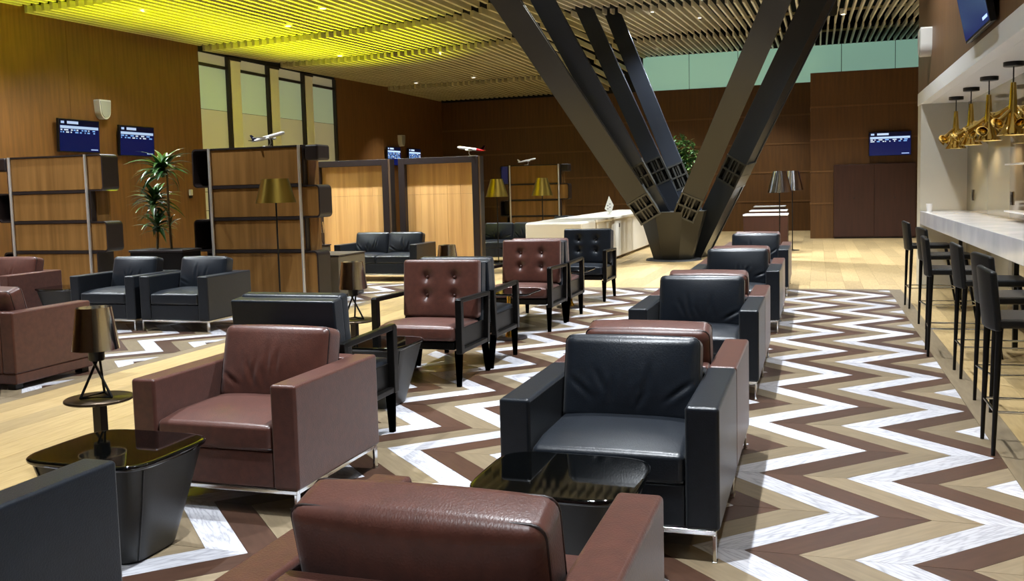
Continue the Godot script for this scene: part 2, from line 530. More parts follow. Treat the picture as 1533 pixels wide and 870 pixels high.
func make_tufted(label: String, hue: String, at := Vector3.ZERO, turn := 0.0, group := "") -> Node3D:
	var t := thing("tufted_armchair", label, "armchair", at, turn, group)
	var m: Material = M[hue]
	var tilt := Basis(Vector3.RIGHT, -0.1)
	var b := B.new()
	var mid := Vector3(0, 0.70, -0.20)
	b.rbox(mid, Vector3(0.66, 0.475, 0.10), 0.026, tilt, Vector3i(36, 28, 2), tuft)
	var back := obj("back_cushion", b, m, t)
	for x in [-0.12, 0.12]:
		for y in [-0.055, 0.095]:
			var k := B.new()
			k.lathe([Vector2(0.013, -0.004), Vector2(0.012, 0.002), Vector2(0.008, 0.006), Vector2(0.0, 0.0075)], 12, Transform3D(tilt * Basis(Vector3.RIGHT, PI / 2), mid + tilt * Vector3(x, y, 0.012 + 0.011)))
			obj("button", k, m, back)
	var sh := B.new()
	sh.rbox(Vector3(0, 0.655, -0.283), Vector3(0.668, 0.52, 0.105), 0.014, tilt)
	obj("back_shell", sh, M.black, t)
	var c := B.new()
	c.rbox(Vector3(0, 0.405, 0.085), Vector3(0.645, 0.13, 0.58), 0.035, Basis(Vector3.RIGHT, -0.05), Vector3i(8, 2, 8), seat_puff)
	obj("seat_cushion", c, m, t)
	obj("seat_rail", span(-0.31, 0.31, 0.285, 0.345, -0.24, 0.34, 0.008), M.ebony, t)
	for s in [-1, 1]:
		obj("side_panel", span(s * 0.322, s * 0.338, 0.285, 0.44, -0.28, 0.30, 0.004), M.ebony, t)
	for s in [-1, 1]:
		var x: float = s * 0.352
		var a := B.new()
		a.rbox(Vector3(x, 0.465, 0.325), Vector3(0.05, 0.42, 0.06), 0.006)
		a.rbox(Vector3(x, 0.66, 0.02), Vector3(0.045, 0.035, 0.66), 0.008, Basis(Vector3.RIGHT, -0.02))
		a.rbox(Vector3(x, 0.275, 0.02), Vector3(0.04, 0.035, 0.62), 0.006)
		a.rbox(Vector3(x, 0.46, -0.29), Vector3(0.045, 0.42, 0.05), 0.006, Basis(Vector3.RIGHT, -0.1))
		obj("arm_frame", a, M.ebony, t)
		for z in [0.315, -0.27]:
			var l := B.new()
			var foot := Vector3(s * 0.335, 0, 0.325 if z > 0 else -0.335)
			var rings := []
			for e in [[0.0, 0.016], [0.28, 0.026]]:
				var cc: Vector3 = foot.lerp(Vector3(s * 0.335, 0.28, z), e[0] / 0.28)
				rings.append([cc + Vector3(-e[1], 0, -e[1]), cc + Vector3(e[1], 0, -e[1]), cc + Vector3(e[1], 0, e[1]), cc + Vector3(-e[1], 0, e[1])])
			for r in [[0, 1]]:
				for j in 4:
					l.flat([rings[0][j], rings[0][(j + 1) % 4], rings[1][(j + 1) % 4], rings[1][j]])
				l.flat(rings[1])
			for r in l.n.size():
				if l.n[r].dot(l.v[r] - foot.lerp(Vector3(s * 0.335, 0.28, z), clampf(l.v[r].y / 0.28, 0, 1))) < 0.0: l.n[r] = -l.n[r]
			obj("leg", l, M.ebony, t)
	return t

func squircle(rx: float, rz: float, y: float, seg := 40, pw := 0.42, c := Vector2.ZERO) -> Array:
	var a := []
	for k in seg:
		var an := TAU * k / seg
		a.append(Vector3(c.x + signf(cos(an)) * pow(absf(cos(an)), pw) * rx, y, c.y + signf(sin(an)) * pow(absf(sin(an)), pw) * rz))
	return a

func make_side_table(label: String, at := Vector3.ZERO, turn := 0.0, group := "tapered black side tables") -> Node3D:
	var t := thing("side_table", label, "side table", at, turn, group)
	var b := B.new()
	b.loft([squircle(0.165, 0.15, 0.0), squircle(0.175, 0.16, 0.012), squircle(0.242, 0.213, 0.24), squircle(0.288, 0.253, 0.418), squircle(0.292, 0.257, 0.425)])
	obj("body", b, M.table_leather, t)
	var top := B.new()
	top.loft([squircle(0.296, 0.261, 0.424), squircle(0.305, 0.269, 0.432), squircle(0.307, 0.271, 0.444), squircle(0.30, 0.265, 0.450), squircle(0.288, 0.255, 0.450)])
	obj("glass_top", top, M.black_glass, t)
	for k in [3, 13, 23, 33]:
		var s := B.new()
		var lo: Array = squircle(0.1765, 0.1615, 0.012)
		var mi: Array = squircle(0.2435, 0.2145, 0.24)
		var hi: Array = squircle(0.2895, 0.2545, 0.418)
		s.tube([lo[k], mi[k], hi[k]], 0.0035, 6)
		obj("seam", s, M.black_pipe, t)
	return t

func make_floor_lamp(label: String, at: Vector3, shade: Material, h: float, r0: float, r1: float, sh: float, group := "") -> Node3D:
	var t := thing("floor_lamp", label, "floor lamp", at, 0.0, group)
	var b := B.new()
	b.lathe([Vector2(0, 0), Vector2(0.15, 0), Vector2(0.15, 0.012), Vector2(0.02, 0.022), Vector2(0.012, 0.03)], 32)
	obj("base", b, M.black_metal, t)
	var p := B.new(); p.cyl(Vector3(0, 0.02, 0), Vector3(0, h - 0.06, 0), 0.011)
	obj("pole", p, M.black_metal, t)
	var s := B.new()
	s.lathe([Vector2(r1, h - sh), Vector2(r0, h), Vector2(r0 - 0.006, h), Vector2(r1 - 0.006, h - sh), Vector2(r1, h - sh)], 48)
	obj("lamp_shade", s, shade, t)
	var f := B.new()
	for k in 3:
		var an := TAU * k / 3.0
		f.cyl(Vector3(0, h - 0.06, 0), Vector3(cos(an) * (r0 - 0.003), h - 0.02, sin(an) * (r0 - 0.003)), 0.003, 0.003, 6)
	f.cyl(Vector3(0, h - 0.17, 0), Vector3(0, h - 0.06, 0), 0.022)
	obj("lamp_holder", f, M.black_metal, t)
	return t

func make_table_lamp(label: String, at: Vector3, turn := 0.0, group := "", k := 1.0) -> Node3D:
	var t := thing("table_lamp", label, "table lamp", at, turn, group)
	var s := B.new()
	s.lathe([Vector2(0.118, 0.255), Vector2(0.088, 0.475), Vector2(0.084, 0.475), Vector2(0.114, 0.255), Vector2(0.118, 0.255)], 56)
	obj("lamp_shade", s, M.smoked_chrome, t)
	var d := B.new()
	d.lathe([Vector2(0, 0.195), Vector2(0.036, 0.195), Vector2(0.04, 0.2), Vector2(0.04, 0.262), Vector2(0.018, 0.268), Vector2(0.018, 0.33), Vector2(0, 0.335)], 24)
	obj("socket", d, M.black_metal, t)
	for j in 3:
		var an := TAU * j / 3.0 + 0.5
		var l := B.new()
		l.cyl(Vector3(cos(an) * 0.09, 0.008, sin(an) * 0.09), Vector3(cos(an + 2.0) * 0.02, 0.2, sin(an + 2.0) * 0.02), 0.007, 0.007, 8)
		obj("leg", l, M.black_metal, t)
	var ring := []
	for j in 3:
		var an := TAU * j / 3.0 + 0.5
		ring.append(Vector3(cos(an) * 0.09, 0.008, sin(an) * 0.09))
	var rb := B.new(); rb.tube(ring, 0.007, 8, true)
	obj("foot_frame", rb, M.black_metal, t)
	t.scale = Vector3(k, k, k)
	return t

func make_plane(label: String, at: Vector3, turn: float, tail: Material, length := 0.5, climb := 0.16, belly: Material = null) -> Node3D:
	var t := thing("model_airplane", label, "model airplane", at, turn)
	var k := length / 0.5
	var lift := 0.125 * k
	var base := B.new()
	base.lathe([Vector2(0, 0), Vector2(0.05 * k, 0), Vector2(0.048 * k, 0.012 * k), Vector2(0, 0.016 * k)], 24, Transform3D(Basis.IDENTITY.scaled(Vector3(1.3, 1, 1)), Vector3(-0.02 * k, 0, 0)))
	base.tube([Vector3(0.01, 0.012, 0) * k, Vector3(0.035, 0.05, 0) * k, Vector3(0.03, 0.09, 0) * k, Vector3(0.0, 0.122, 0) * k], 0.007 * k, 8)
	obj("display_stand", base, M.white_gloss, t)
	var x := Transform3D(Basis(Vector3.BACK, climb) * Basis(Vector3.BACK, -PI / 2) * Basis.from_scale(Vector3(k, k, k)), Vector3(0, lift, 0))
	var r := 0.024
	var fu := B.new()
	fu.lathe([Vector2(0, 0.25), Vector2(0.011, 0.244), Vector2(0.018, 0.23), Vector2(r, 0.2), Vector2(r, 0.0), Vector2(r, -0.11)], 24, x)
	obj("fuselage", fu, M.white_gloss, t)
	var rear := B.new()
	rear.lathe([Vector2(r, -0.11), Vector2(0.02, -0.16), Vector2(0.011, -0.22), Vector2(0.004, -0.25), Vector2(0, -0.252)], 24, x)
	obj("rear_fuselage", rear, belly if belly else M.white_gloss, t)
	# in x: +y runs to the nose, x to the keel
	var blade := func(pts: Array, up: Vector3, th: float) -> B:
		var b := B.new()
		var hi := []
		var lo := []
		for p in pts:
			hi.append(x * (p + up * th)); lo.append(x * (p - up * th))
		b.flat(hi); b.flat(lo)
		for j in b.n.size():
			var want: Vector3 = x.basis * up * (1.0 if j < hi.size() else -1.0)
			if b.n[j].dot(want) < 0.0: b.n[j] = -b.n[j]
		for j in pts.size():
			b.flat([lo[j], lo[(j + 1) % pts.size()], hi[(j + 1) % pts.size()], hi[j]])
		return b
	for s in [-1.0, 1.0]:
		obj("wing", blade.call([Vector3(0.012, 0.06, s * 0.015), Vector3(-0.004, -0.07, s * 0.21), Vector3(-0.004, -0.095, s * 0.21), Vector3(0.012, -0.035, s * 0.015)], Vector3.RIGHT, 0.0035), M.white_gloss, t)
		obj("tailplane", blade.call([Vector3(-0.004, -0.19, s * 0.006), Vector3(-0.008, -0.235, s * 0.08), Vector3(-0.008, -0.25, s * 0.08), Vector3(-0.004, -0.235, s * 0.006)], Vector3.RIGHT, 0.0025), tail, t)
		var e := B.new()
		e.lathe([Vector2(0.009, -0.03), Vector2(0.013, 0.0), Vector2(0.012, 0.03), Vector2(0.0, 0.028)], 14, x * Transform3D(Basis.IDENTITY, Vector3(0.026, 0.035, s * 0.075)))
		obj("engine", e, M.white_gloss, t)
	obj("tail_fin", blade.call([Vector3(-0.012, -0.165, 0), Vector3(-0.085, -0.235, 0), Vector3(-0.085, -0.26, 0), Vector3(-0.008, -0.235, 0)], Vector3.BACK, 0.003), tail, t)
	return t

func make_stool(label: String, at := Vector3.ZERO, turn := 0.0) -> Node3D:
	# faces +x, its rear legs at x = 0
	var t := thing("bar_stool", label, "bar stool", at, turn, "black bar stools along the counter")
	obj("seat", bx(Vector3(0.235, 0.722, 0), Vector3(0.45, 0.05, 0.42), 0.016), M.stool, t)
	var b := B.new()
	b.rbox(Vector3(0.0, 0.85, 0), Vector3(0.035, 0.34, 0.42), 0.014, Basis(Vector3.BACK, 0.1), Vector3i(2, 6, 10), func(p: Vector3, h: Vector3) -> Vector3: return p + Vector3(-0.03 * (1.0 - pow(p.z / h.z, 2.0)), -0.02 * pow(p.z / h.z, 2.0) * (1.0 if p.y > 0 else 0.0), 0))
	obj("backrest", b, M.stool, t)
	for s in [-1, 1]:
		for f in [0, 1]:
			var l := B.new()
			var foot := Vector3(0.0 if f == 0 else 0.56, 0, s * 0.175)
			var top := Vector3(0.02 if f == 0 else 0.44, 0.71, s * 0.185)
			l.cyl(foot, top, 0.011, 0.019, 8)
			obj("leg", l, M.ebony, t)
	var fr := B.new()
	fr.cyl(Vector3(0.515, 0.24, -0.177), Vector3(0.515, 0.24, 0.177), 0.008, 0.008, 8)
	for s in [-1, 1]: fr.cyl(Vector3(0.006, 0.24, s * 0.177), Vector3(0.515, 0.24, s * 0.177), 0.008, 0.008, 8)
	fr.cyl(Vector3(0.006, 0.24, -0.177), Vector3(0.006, 0.24, 0.177), 0.008, 0.008, 8)
	obj("footrest", fr, M.chrome, t)
	return t

func horn(len_: float, r0: float, r1: float) -> Array:
	var a := []
	for k in 15:
		var u := k / 14.0
		a.append(Vector2(r0 + (r1 - r0) * (0.28 * u + 0.72 * pow(u, 5.0)), -len_ * u))
	a.append(Vector2(r1 + 0.004, -len_ - 0.002)); a.append(Vector2(r1 - 0.003, -len_))
	for k in range(13, 3, -1):
		var u := k / 14.0
		a.append(Vector2(r0 + (r1 - r0) * (0.28 * u + 0.72 * pow(u, 5.0)) - 0.005, -len_ * u))
	return a

func make_pendant(label: String, at: Vector3, turn: float) -> Node3D:
	var t := thing("pendant_lamp", label, "pendant lamp", at, turn, "gold trumpet pendants over the bar")
	var c := B.new()
	c.lathe([Vector2(0, 0), Vector2(0.085, 0), Vector2(0.085, -0.035), Vector2(0.08, -0.04), Vector2(0, -0.04)], 32)
	obj("ceiling_rose", c, M.black_metal, t)
	var w := B.new(); w.cyl(Vector3(0, -0.2, 0), Vector3(0, -0.04, 0), 0.006, 0.006, 8)
	obj("rod", w, M.black_metal, t)
	var h := B.new()
	h.lathe(horn(0.46, 0.022, 0.125), 40, Transform3D(Basis.IDENTITY, Vector3(0, -0.18, 0)))
	obj("horn", h, M.gold, t)
	for k in 6:
		var an := TAU * k / 6.0 + 0.3
		var len_: float = [0.2, 0.15, 0.23, 0.17, 0.21, 0.14][k]
		var lean := 0.95
		var bs := Basis(Vector3.UP, -an) * Basis(Vector3.BACK, lean)
		var s := B.new()
		s.lathe(horn(len_, 0.012, 0.055), 24, Transform3D(bs, Vector3(cos(an) * 0.03, -0.45 + 0.03 * (k % 3), sin(an) * 0.03)))
		obj("small_horn", s, M.gold, t)
	var g := B.new()
	g.lathe([Vector2(0, -0.53), Vector2(0.02, -0.53), Vector2(0.028, -0.56), Vector2(0.02, -0.59), Vector2(0, -0.6)], 16)
	obj("bulb", g, M.bulb, t)
	var l := OmniLight3D.new()
	l.name = "bulb_light"
	l.light_color = Color(1.0, 0.92, 0.78); l.light_energy = 0.4; l.light_size = 0.03; l.omni_range = 30.0; l.omni_attenuation = 2.0; l.shadow_enabled = true
	l.position = Vector3(0, -0.565, 0)
	t.add_child(l, true)
	return t

func rounded(x0: float, x1: float, y0: float, y1: float, r: float, left: bool, right: bool) -> Array:
	var a := []
	for c in [[x0, y0, left, PI, 1, 1], [x1, y0, right, -PI / 2, -1, 1], [x1, y1, right, 0.0, -1, -1], [x0, y1, left, PI / 2, 1, -1]]:
		if c[2]:
			for k in 6:
				var an: float = c[3] + k * PI / 10
				a.append(Vector2(c[0] + c[4] * r + cos(an) * r, c[1] + c[5] * r + sin(an) * r))
		else:
			a.append(Vector2(c[0], c[1]))
	return a

func make_shelf_unit(label: String, at: Vector3, flip: bool, accent: Material = null) -> Node3D:
	# a wood panel between chrome tubes, crossed by dark rounded boxes that stick out to either side
	var t := thing("shelf_divider", label, "shelf unit", at, 0.0, "wood and leather shelf dividers")
	var sx := -1.0 if flip else 1.0
	obj("back_panel", span(-0.76, 0.76, 0.0, 2.14, -0.16, -0.12, 0.004), M.shelf_wood, t)
	for e in [-1, 1]: obj("side_panel", span(e * 0.72, e * 0.76, 0.0, 2.14, -0.12, 0.11, 0.004), M.shelf_wood, t)
	for s in [-1, 1]:
		var c := B.new(); c.cyl(Vector3(s * 0.685, 0, 0.212), Vector3(s * 0.685, 2.15, 0.212), 0.021, 0.021, 16)
		obj("chrome_tube", c, M.satin_steel, t)
	var rows := [[-0.74, 0.97, 1.63, 2.15, false, true], [-0.96, 0.74, 1.2, 1.63, true, false], [-0.74, 0.99, 0.765, 1.2, false, true], [-0.9, 0.80, 0.03, 0.765, true, false]]
	for k in rows.size():
		var r: Array = rows[k]
		var x0: float = minf(sx * r[0], sx * r[1])
		var x1: float = maxf(sx * r[0], sx * r[1])
		var lf: bool = r[4] if sx > 0 else r[5]
		var rt: bool = r[5] if sx > 0 else r[4]
		var o := rounded(x0, x1, r[2], r[3], 0.06, lf, rt)
		var q := rounded(x0 + 0.02, x1 - 0.02, r[2] + 0.02, r[3] - 0.02, 0.045, lf, rt)
		var b := B.new()
		var z0 := -0.118
		var z1 := 0.2
		for j in o.size():
			var a: Vector2 = o[j]; var e: Vector2 = o[(j + 1) % o.size()]
			var c: Vector2 = q[j]; var d: Vector2 = q[(j + 1) % o.size()]
			b.flat([Vector3(a.x, a.y, z1), Vector3(e.x, e.y, z1), Vector3(d.x, d.y, z1), Vector3(c.x, c.y, z1)])
			b.flat([Vector3(a.x, a.y, z0), Vector3(e.x, e.y, z0), Vector3(e.x, e.y, z1), Vector3(a.x, a.y, z1)])
			b.flat([Vector3(c.x, c.y, z0), Vector3(d.x, d.y, z0), Vector3(d.x, d.y, z1), Vector3(c.x, c.y, z1)])
			b.flat([Vector3(a.x, a.y, z0), Vector3(e.x, e.y, z0), Vector3(d.x, d.y, z0), Vector3(c.x, c.y, z0)])
		obj("shelf_box", b, M.shelf_frame, t)
		# glossy wood between the tubes; a box that sticks out to the left is an open niche, one to the right is faced with wood
		var f0: float = maxf(x0 + 0.026, -0.70)
		obj("wood_panel", span(f0, x1 - 0.026, r[2] + 0.025, r[3] - 0.025, 0.165, 0.188, 0.002), M.shelf_wood, t)
		if x0 < -0.8: obj("end_panel", span(x0 + 0.024, -0.76, r[2] + 0.024, r[3] - 0.024, -0.11, -0.09 if not (accent and k == 0) else 0.15), accent if accent and k == 0 else M.shelf_frame, t)
	var cap := bx(Vector3(-sx * 0.86, 2.05, 0.04), Vector3(0.2, 0.2, 0.32), 0.03)
	obj("end_box", cap, M.shelf_frame, t)
	return t

func make_screen(label: String, at: Vector3, basis: Basis, w: float, h: float, sd: int, energy: float, rows := 3) -> Node3D:
	var t := thing("wall_screen", label, "screen", at)
	t.basis = basis
	obj("casing", bx(Vector3(0, 0, -0.02), Vector3(w, h, 0.05), 0.006), M.black_metal, t)
	obj("mount", bx(Vector3(0, 0, -0.065), Vector3(w * 0.35, h * 0.5, 0.05)), M.black_metal, t)
	var b := B.new()
	var x := w * 0.5 - 0.018
	var y := h * 0.5 - 0.018
	b.flat([Vector3(-x, -y, 0.0065), Vector3(x, -y, 0.0065), Vector3(x, y, 0.0065), Vector3(-x, y, 0.0065)], [Vector2(0, 1), Vector2(1, 1), Vector2(1, 0), Vector2(0, 0)])
	obj("display", b, screen_mat(sd, energy, rows), t)
	return t

func make_speaker(label: String, at: Vector3, turn: float) -> Node3D:
	var t := thing("wall_speaker", label, "speaker", at, turn)
	var o := []
	for k in 25:
		var an := PI + PI * k / 24.0
		o.append(Vector2(cos(an) * 0.13, -0.02 + sin(an) * 0.16))
	o.append(Vector2(0.145, 0.15)); o.append(Vector2(0.135, 0.165)); o.append(Vector2(-0.135, 0.165)); o.append(Vector2(-0.145, 0.15))
	for part in [["body", 1.0, -0.09, 0.04, M.plastic_white], ["grille", 0.86, 0.03, 0.052, M.grille]]:
		var b := B.new()
		var f := []
		for p in o: f.append(Vector3(p.x * part[1], p.y * part[1], part[3]))
		b.flat(f)
		for j in b.n.size(): b.n[j] = Vector3.BACK
		for j in o.size():
			var p: Vector2 = o[j] * part[1]; var q: Vector2 = o[(j + 1) % o.size()] * part[1]
			b.flat([Vector3(p.x, p.y, part[2]), Vector3(q.x, q.y, part[2]), Vector3(q.x, q.y, part[3]), Vector3(p.x, p.y, part[3])])
		obj(part[0], b, part[4], t)
	return t

# ---------------------------------------------------------------- the column
func make_column() -> void:
	var t := thing("steel_column", "dark steel column with box legs spreading in a V from a faceted foot in the middle of the lounge", "column")
	var b := B.new()
	var c := Vector3(-2.74, 0, -18.98)
	var rings := []
	for e in [[0.40, 0.0], [0.42, 0.06], [0.70, 0.98]]:
		var r := []
		for k in 8:
			var an := TAU * (k + 0.5) / 8.0
			r.append(c + Vector3(cos(an) * e[0], e[1], sin(an) * e[0]))
		rings.append(r)
	for k in 2:
		for j in 8:
			b.flat([rings[k][j], rings[k + 1][j], rings[k + 1][(j + 1) % 8], rings[k][(j + 1) % 8]])
	b.flat(rings[2])
	for j in b.n.size():
		if b.n[j].dot(b.v[j] - Vector3(c.x, 0.5, c.z)) < 0.0: b.n[j] = -b.n[j]
	var ib := b.i.duplicate()
	b.i = PackedInt32Array()
	for j in range(0, ib.size(), 3): b.tri(ib[j], ib[j + 1], ib[j + 2])
	obj("foot", b, M.steel, t)
	var bp := B.new(); bp.cyl(c, c + Vector3(0, 0.03, 0), 0.56, 0.54, 32)
	obj("base_plate", bp, M.cell, t)
	var legs := [
		[Vector3(-3.07, 0.85, -18.37), Vector3(-5.85, 6.2, -14.74), 0.1, 0.02, M.steel, 0.43],
		[Vector3(-2.49, 0.85, -18.63), Vector3(0.24, 6.2, -15.52), 0.1, 0.02, M.steel, 0.43],
		[Vector3(-2.95, 0.85, -18.95), Vector3(-5.47, 6.2, -17.1), 0.1, 1.20, M.steel_blue, 0.40],
		[Vector3(-2.69, 0.85, -19.5), Vector3(-5.11, 6.2, -19.94), 0.1, 1.30, M.steel_blue, 0.34],
		[Vector3(-2.38, 0.85, -19.7), Vector3(-4.63, 6.2, -20.84), 0.1, 1.00, M.steel_blue, 0.34],
		[Vector3(-2.42, 0.02, -19.8), Vector3(0.80, 6.2, -17.44), -0.3, 3.4, M.steel_blue, 0.44]]
	for L in legs:
		var a: Vector3 = L[0]
		var e: Vector3 = L[1]
		var y := (e - a).normalized()
		var z := (Vector3(sin(L[2]), 0, cos(L[2])) - y * y.dot(Vector3(sin(L[2]), 0, cos(L[2])))).normalized()
		var bs := Basis(y.cross(z), y, z)
		var l := (e - a).length()
		var w: float = L[5]
		var s0: float = L[3] * 0.5 + 0.12
		var s1 := s0 + 0.52
		var d := w * 1.1
		var g := B.new()
		g.box(a + y * ((l + s1) * 0.5), Vector3(w * 0.9, l - s1, d * 0.72), bs)
		if s0 > 0.14: g.box(a + y * (s0 * 0.5 - 0.1), Vector3(w * 0.9, s0 + 0.2, d * 0.72), bs)
		var leg := obj("leg", g, L[4], t)
		for s in [-1, 1]:
			var f := B.new()
			f.rbox(a + y * ((l + s1) * 0.5) + z * (s * d * 0.41), Vector3(w, l - s1, 0.035), 0.006, bs)
			if s0 > 0.14: f.rbox(a + y * (s0 * 0.5 - 0.1) + z * (s * d * 0.41), Vector3(w, s0 + 0.2, 0.035), 0.006, bs)
			obj("flange", f, L[4], leg)
		var core := B.new()
		core.box(a + y * (s0 + 0.26), Vector3(w * 0.7, 0.54, d * 0.55), bs)
		obj("splice_core", core, M.cell, leg)
		var ribs := B.new()
		for k in 4:
			var o := (k / 3.0 - 0.5) * w * 0.94
			ribs.box(a + y * (s0 + 0.26) + bs.x * o, Vector3(0.034, 0.54, d * 0.9), bs)
			if k < 3:
				ribs.box(a + y * (s0 + 0.26) + z * ((k - 1) * d * 0.40), Vector3(w * 0.94, 0.54, 0.018) if k == 1 else Vector3(0.018, 0.54, 0.018), bs)
		for k in 3:
			ribs.box(a + y * (s0 + k * 0.26), Vector3(w * 1.04, 0.036, d * 0.94), bs)
		obj("splice_rib", ribs, M.steel_rib, leg)

func frond(len_: float, w: float, droop: float) -> B:
	var b := B.new()
	var pts := []
	for k in 8:
		var u := k / 7.0
		pts.append([Vector3(len_ * (u - 0.12 * droop * u * u), len_ * (0.45 * u - droop * u * u), 0), w * sin(PI * pow(0.06 + 0.94 * u, 0.7)) + 0.001])
	for k in 7:
		var p: Vector3 = pts[k][0]
		var q: Vector3 = pts[k + 1][0]
		var a: float = pts[k][1]
		var e: float = pts[k + 1][1]
		for s in [-1.0, 1.0]:
			b.flat([p, q, q + Vector3(0, e * 0.25, s * e), p + Vector3(0, a * 0.25, s * a)])
	for j in b.n.size():
		if b.n[j].y < 0.0: b.n[j] = -b.n[j]
	var ib := b.i.duplicate()
	b.i = PackedInt32Array()
	for j in range(0, ib.size(), 3): b.tri(ib[j], ib[j + 1], ib[j + 2])
	return b

func make_dracaena(at: Vector3) -> void:
	var pl := thing("planter", "long black rectangular planter box behind the two black armchairs", "planter", Vector3(at.x + 0.0, 0, at.z))
	obj("box", span(-0.42, 0.42, 0.0, 0.80, -0.2, 0.2, 0.02), M.black_metal, pl)
	obj("rim", span(-0.43, 0.43, 0.79, 0.82, -0.21, 0.21, 0.008), M.frame_dark, pl)
	obj("soil", span(-0.40, 0.40, 0.81, 0.825, -0.18, 0.18), M.soil, pl)
	var t := thing("dracaena", "tall dracaena with three tiers of strap leaves on two thin trunks in the black planter", "plant", Vector3(at.x, 0.825, at.z))
	var leaf := []
	for k in 4: leaf.append(frond([0.38, 0.33, 0.42, 0.30][k], [0.03, 0.026, 0.032, 0.026][k], [0.5, 0.75, 0.62, 0.35][k]).mesh())
	for s in [[0.1, 0.06, 1.0, 0.02], [-0.13, -0.05, 0.62, -0.04]]:
		var k := B.new()
		k.tube([Vector3(s[0], 0.0, 0), Vector3(s[0] + 0.01, s[2] * 0.5, s[1] * 0.5), Vector3(s[0] + s[3] * 2.0, s[2] + 0.04, s[1])], [0.018, 0.016, 0.013], 8)
		obj("trunk", k, M.stem, t)
	for tier in [[0.06, 1.03, 0.05, 64, 1.15], [-0.17, 0.62, -0.04, 52, 1.05], [-0.10, 0.30, 0.0, 36, 0.9], [0.12, 0.36, 0.03, 8, 0.7], [-0.22, 0.44, 0.05, 8, 0.5]]:
		for k in tier[3]:
			var l := obj("leaf", leaf[k % 4], M["leaf%d" % [0, 0, 1, 0, 1, 2][rng.randi() % 6]], t)
			l.position = Vector3(tier[0], tier[1] + rng.randf_range(-0.08, 0.06), tier[2])
			l.basis = Basis(Vector3.UP, k * 2.4 + rng.randf_range(-0.3, 0.3)) * Basis(Vector3.BACK, rng.randf_range(-0.35, 0.95)) * Basis(Vector3.RIGHT, rng.randf_range(-0.3, 0.3)) * Basis.from_scale(Vector3.ONE * tier[4] * rng.randf_range(0.8, 1.1))

func make_bush(at: Vector3) -> void:
	var pot := thing("plant_pot", "dark cylindrical pot of the leafy tree behind the steel column", "planter", at)
	var b := B.new()
	b.lathe([Vector2(0, 0), Vector2(0.24, 0), Vector2(0.30, 0.55), Vector2(0.28, 0.55), Vector2(0.26, 0.5), Vector2(0, 0.5)], 32)
	obj("vessel", b, M.black_metal, pot)
	var t := thing("leafy_tree", "small green tree with a round crown seen between the legs of the steel column", "plant", at + Vector3(0, 0.5, 0))
	var tr := B.new()
	tr.tube([Vector3(0, 0.002, 0), Vector3(0.03, 0.6, 0), Vector3(0, 1.2, 0.02), Vector3(0.02, 1.75, 0)], [0.035, 0.03, 0.025, 0.012], 8)
	for k in 9:
		var an := k * 2.4
		tr.tube([Vector3(0.01, 0.8 + k * 0.1, 0), Vector3(cos(an) * 0.28, 1.0 + k * 0.115, sin(an) * 0.28)], [0.012, 0.005], 6)
	obj("trunk", tr, M.stem, t)
	var leaf := frond(0.11, 0.03, 0.5).mesh()
	for q in 3:
		var mm := MultiMesh.new()
		mm.transform_format = MultiMesh.TRANSFORM_3D
		mm.mesh = leaf
		mm.instance_count = 340
		for k in 340:
			var d := Vector3(rng.randfn(), rng.randfn(), rng.randfn()).normalized() * pow(rng.randf(), 0.45)
			var p := Vector3(0.0, 1.5, 0) + d * Vector3(0.42, 0.72, 0.42)
			mm.set_instance_transform(k, Transform3D(Basis(Vector3.UP, rng.randf() * TAU) * Basis(Vector3.BACK, rng.randf_range(-0.8, 0.9)) * Basis.from_scale(Vector3.ONE * rng.randf_range(0.7, 1.4)), p))
		var mi := MultiMeshInstance3D.new()
		mi.name = "foliage" if q == 0 else "foliage_%03d" % q
		mi.multimesh = mm
		mi.material_override = M["leaf%d" % q]
		mi.set_meta("kind", "stuff")
		t.add_child(mi, true)

# ---------------------------------------------------------------- floor, walls, ceiling
func in_view(p: Vector3) -> bool:
	# within the frame, with a margin, worked out from the camera's own lens
	var q := cam.transform.affine_inverse() * p
	if q.z > -0.4: return false
	var half := cam.size / 2.0 / cam.near
	var x := q.x / -q.z
	var y := q.y / -q.z - cam.frustum_offset.y / cam.near
	return absf(y) < half * 1.08 and absf(x) < half * 1533.0 / 870.0 * 1.05

func lay_pieces(parent: Node, name_: String, pieces: Array, y0: float, y1: float, most := 300) -> void:
	# pieces: [polygon, kind, direction]; the nearest in view are parts, the rest is joined
	var list := []
	for p in pieces:
		var c := Vector2.ZERO
		for q in p[0]: c += q / p[0].size()
		var area := 0.0
		for k in p[0].size(): area += p[0][k].cross(p[0][(k + 1) % p[0].size()]) * 0.5
		var far := Vector3(c.x, 0, c.y).distance_to(cam.position)
		var seen := false
		for q in p[0]: seen = seen or in_view(Vector3(q.x, y1, q.y))
		list.append([(pow(far, 3.0) / maxf(absf(area), 0.0005)) + (0.0 if seen else 1e9), p])
	list.sort_custom(func(a, b): return a[0] < b[0])
	var rest := {}
	for k in list.size():
		var p: Array = list[k][1]
		var shade := "%s%d" % [p[1], rng.randi() % 3]
		var off := Vector2(rng.randf() * 7.0, rng.randf() * 5.0)
		var lift := rng.randf_range(-0.0004, 0.0004)
		if k < most and list[k][0] < 1e9:
			var b := B.new()
			b.slab(p[0], y0, y1 + lift, p[2], off)
			obj(name_, b, M[shade], parent)
		else:
			if not rest.has(shade): rest[shade] = B.new()
			rest[shade].slab(p[0], y0, y1 + lift, p[2], off)
	for shade in rest:
		obj(name_ + "s", rest[shade], M[shade], parent).set_meta("kind", "stuff")

func shrink(poly: PackedVector2Array, by: float) -> PackedVector2Array:
	var r := Geometry2D.offset_polygon(poly, -by, Geometry2D.JOIN_MITER)
	return r[0] if r.size() else PackedVector2Array()

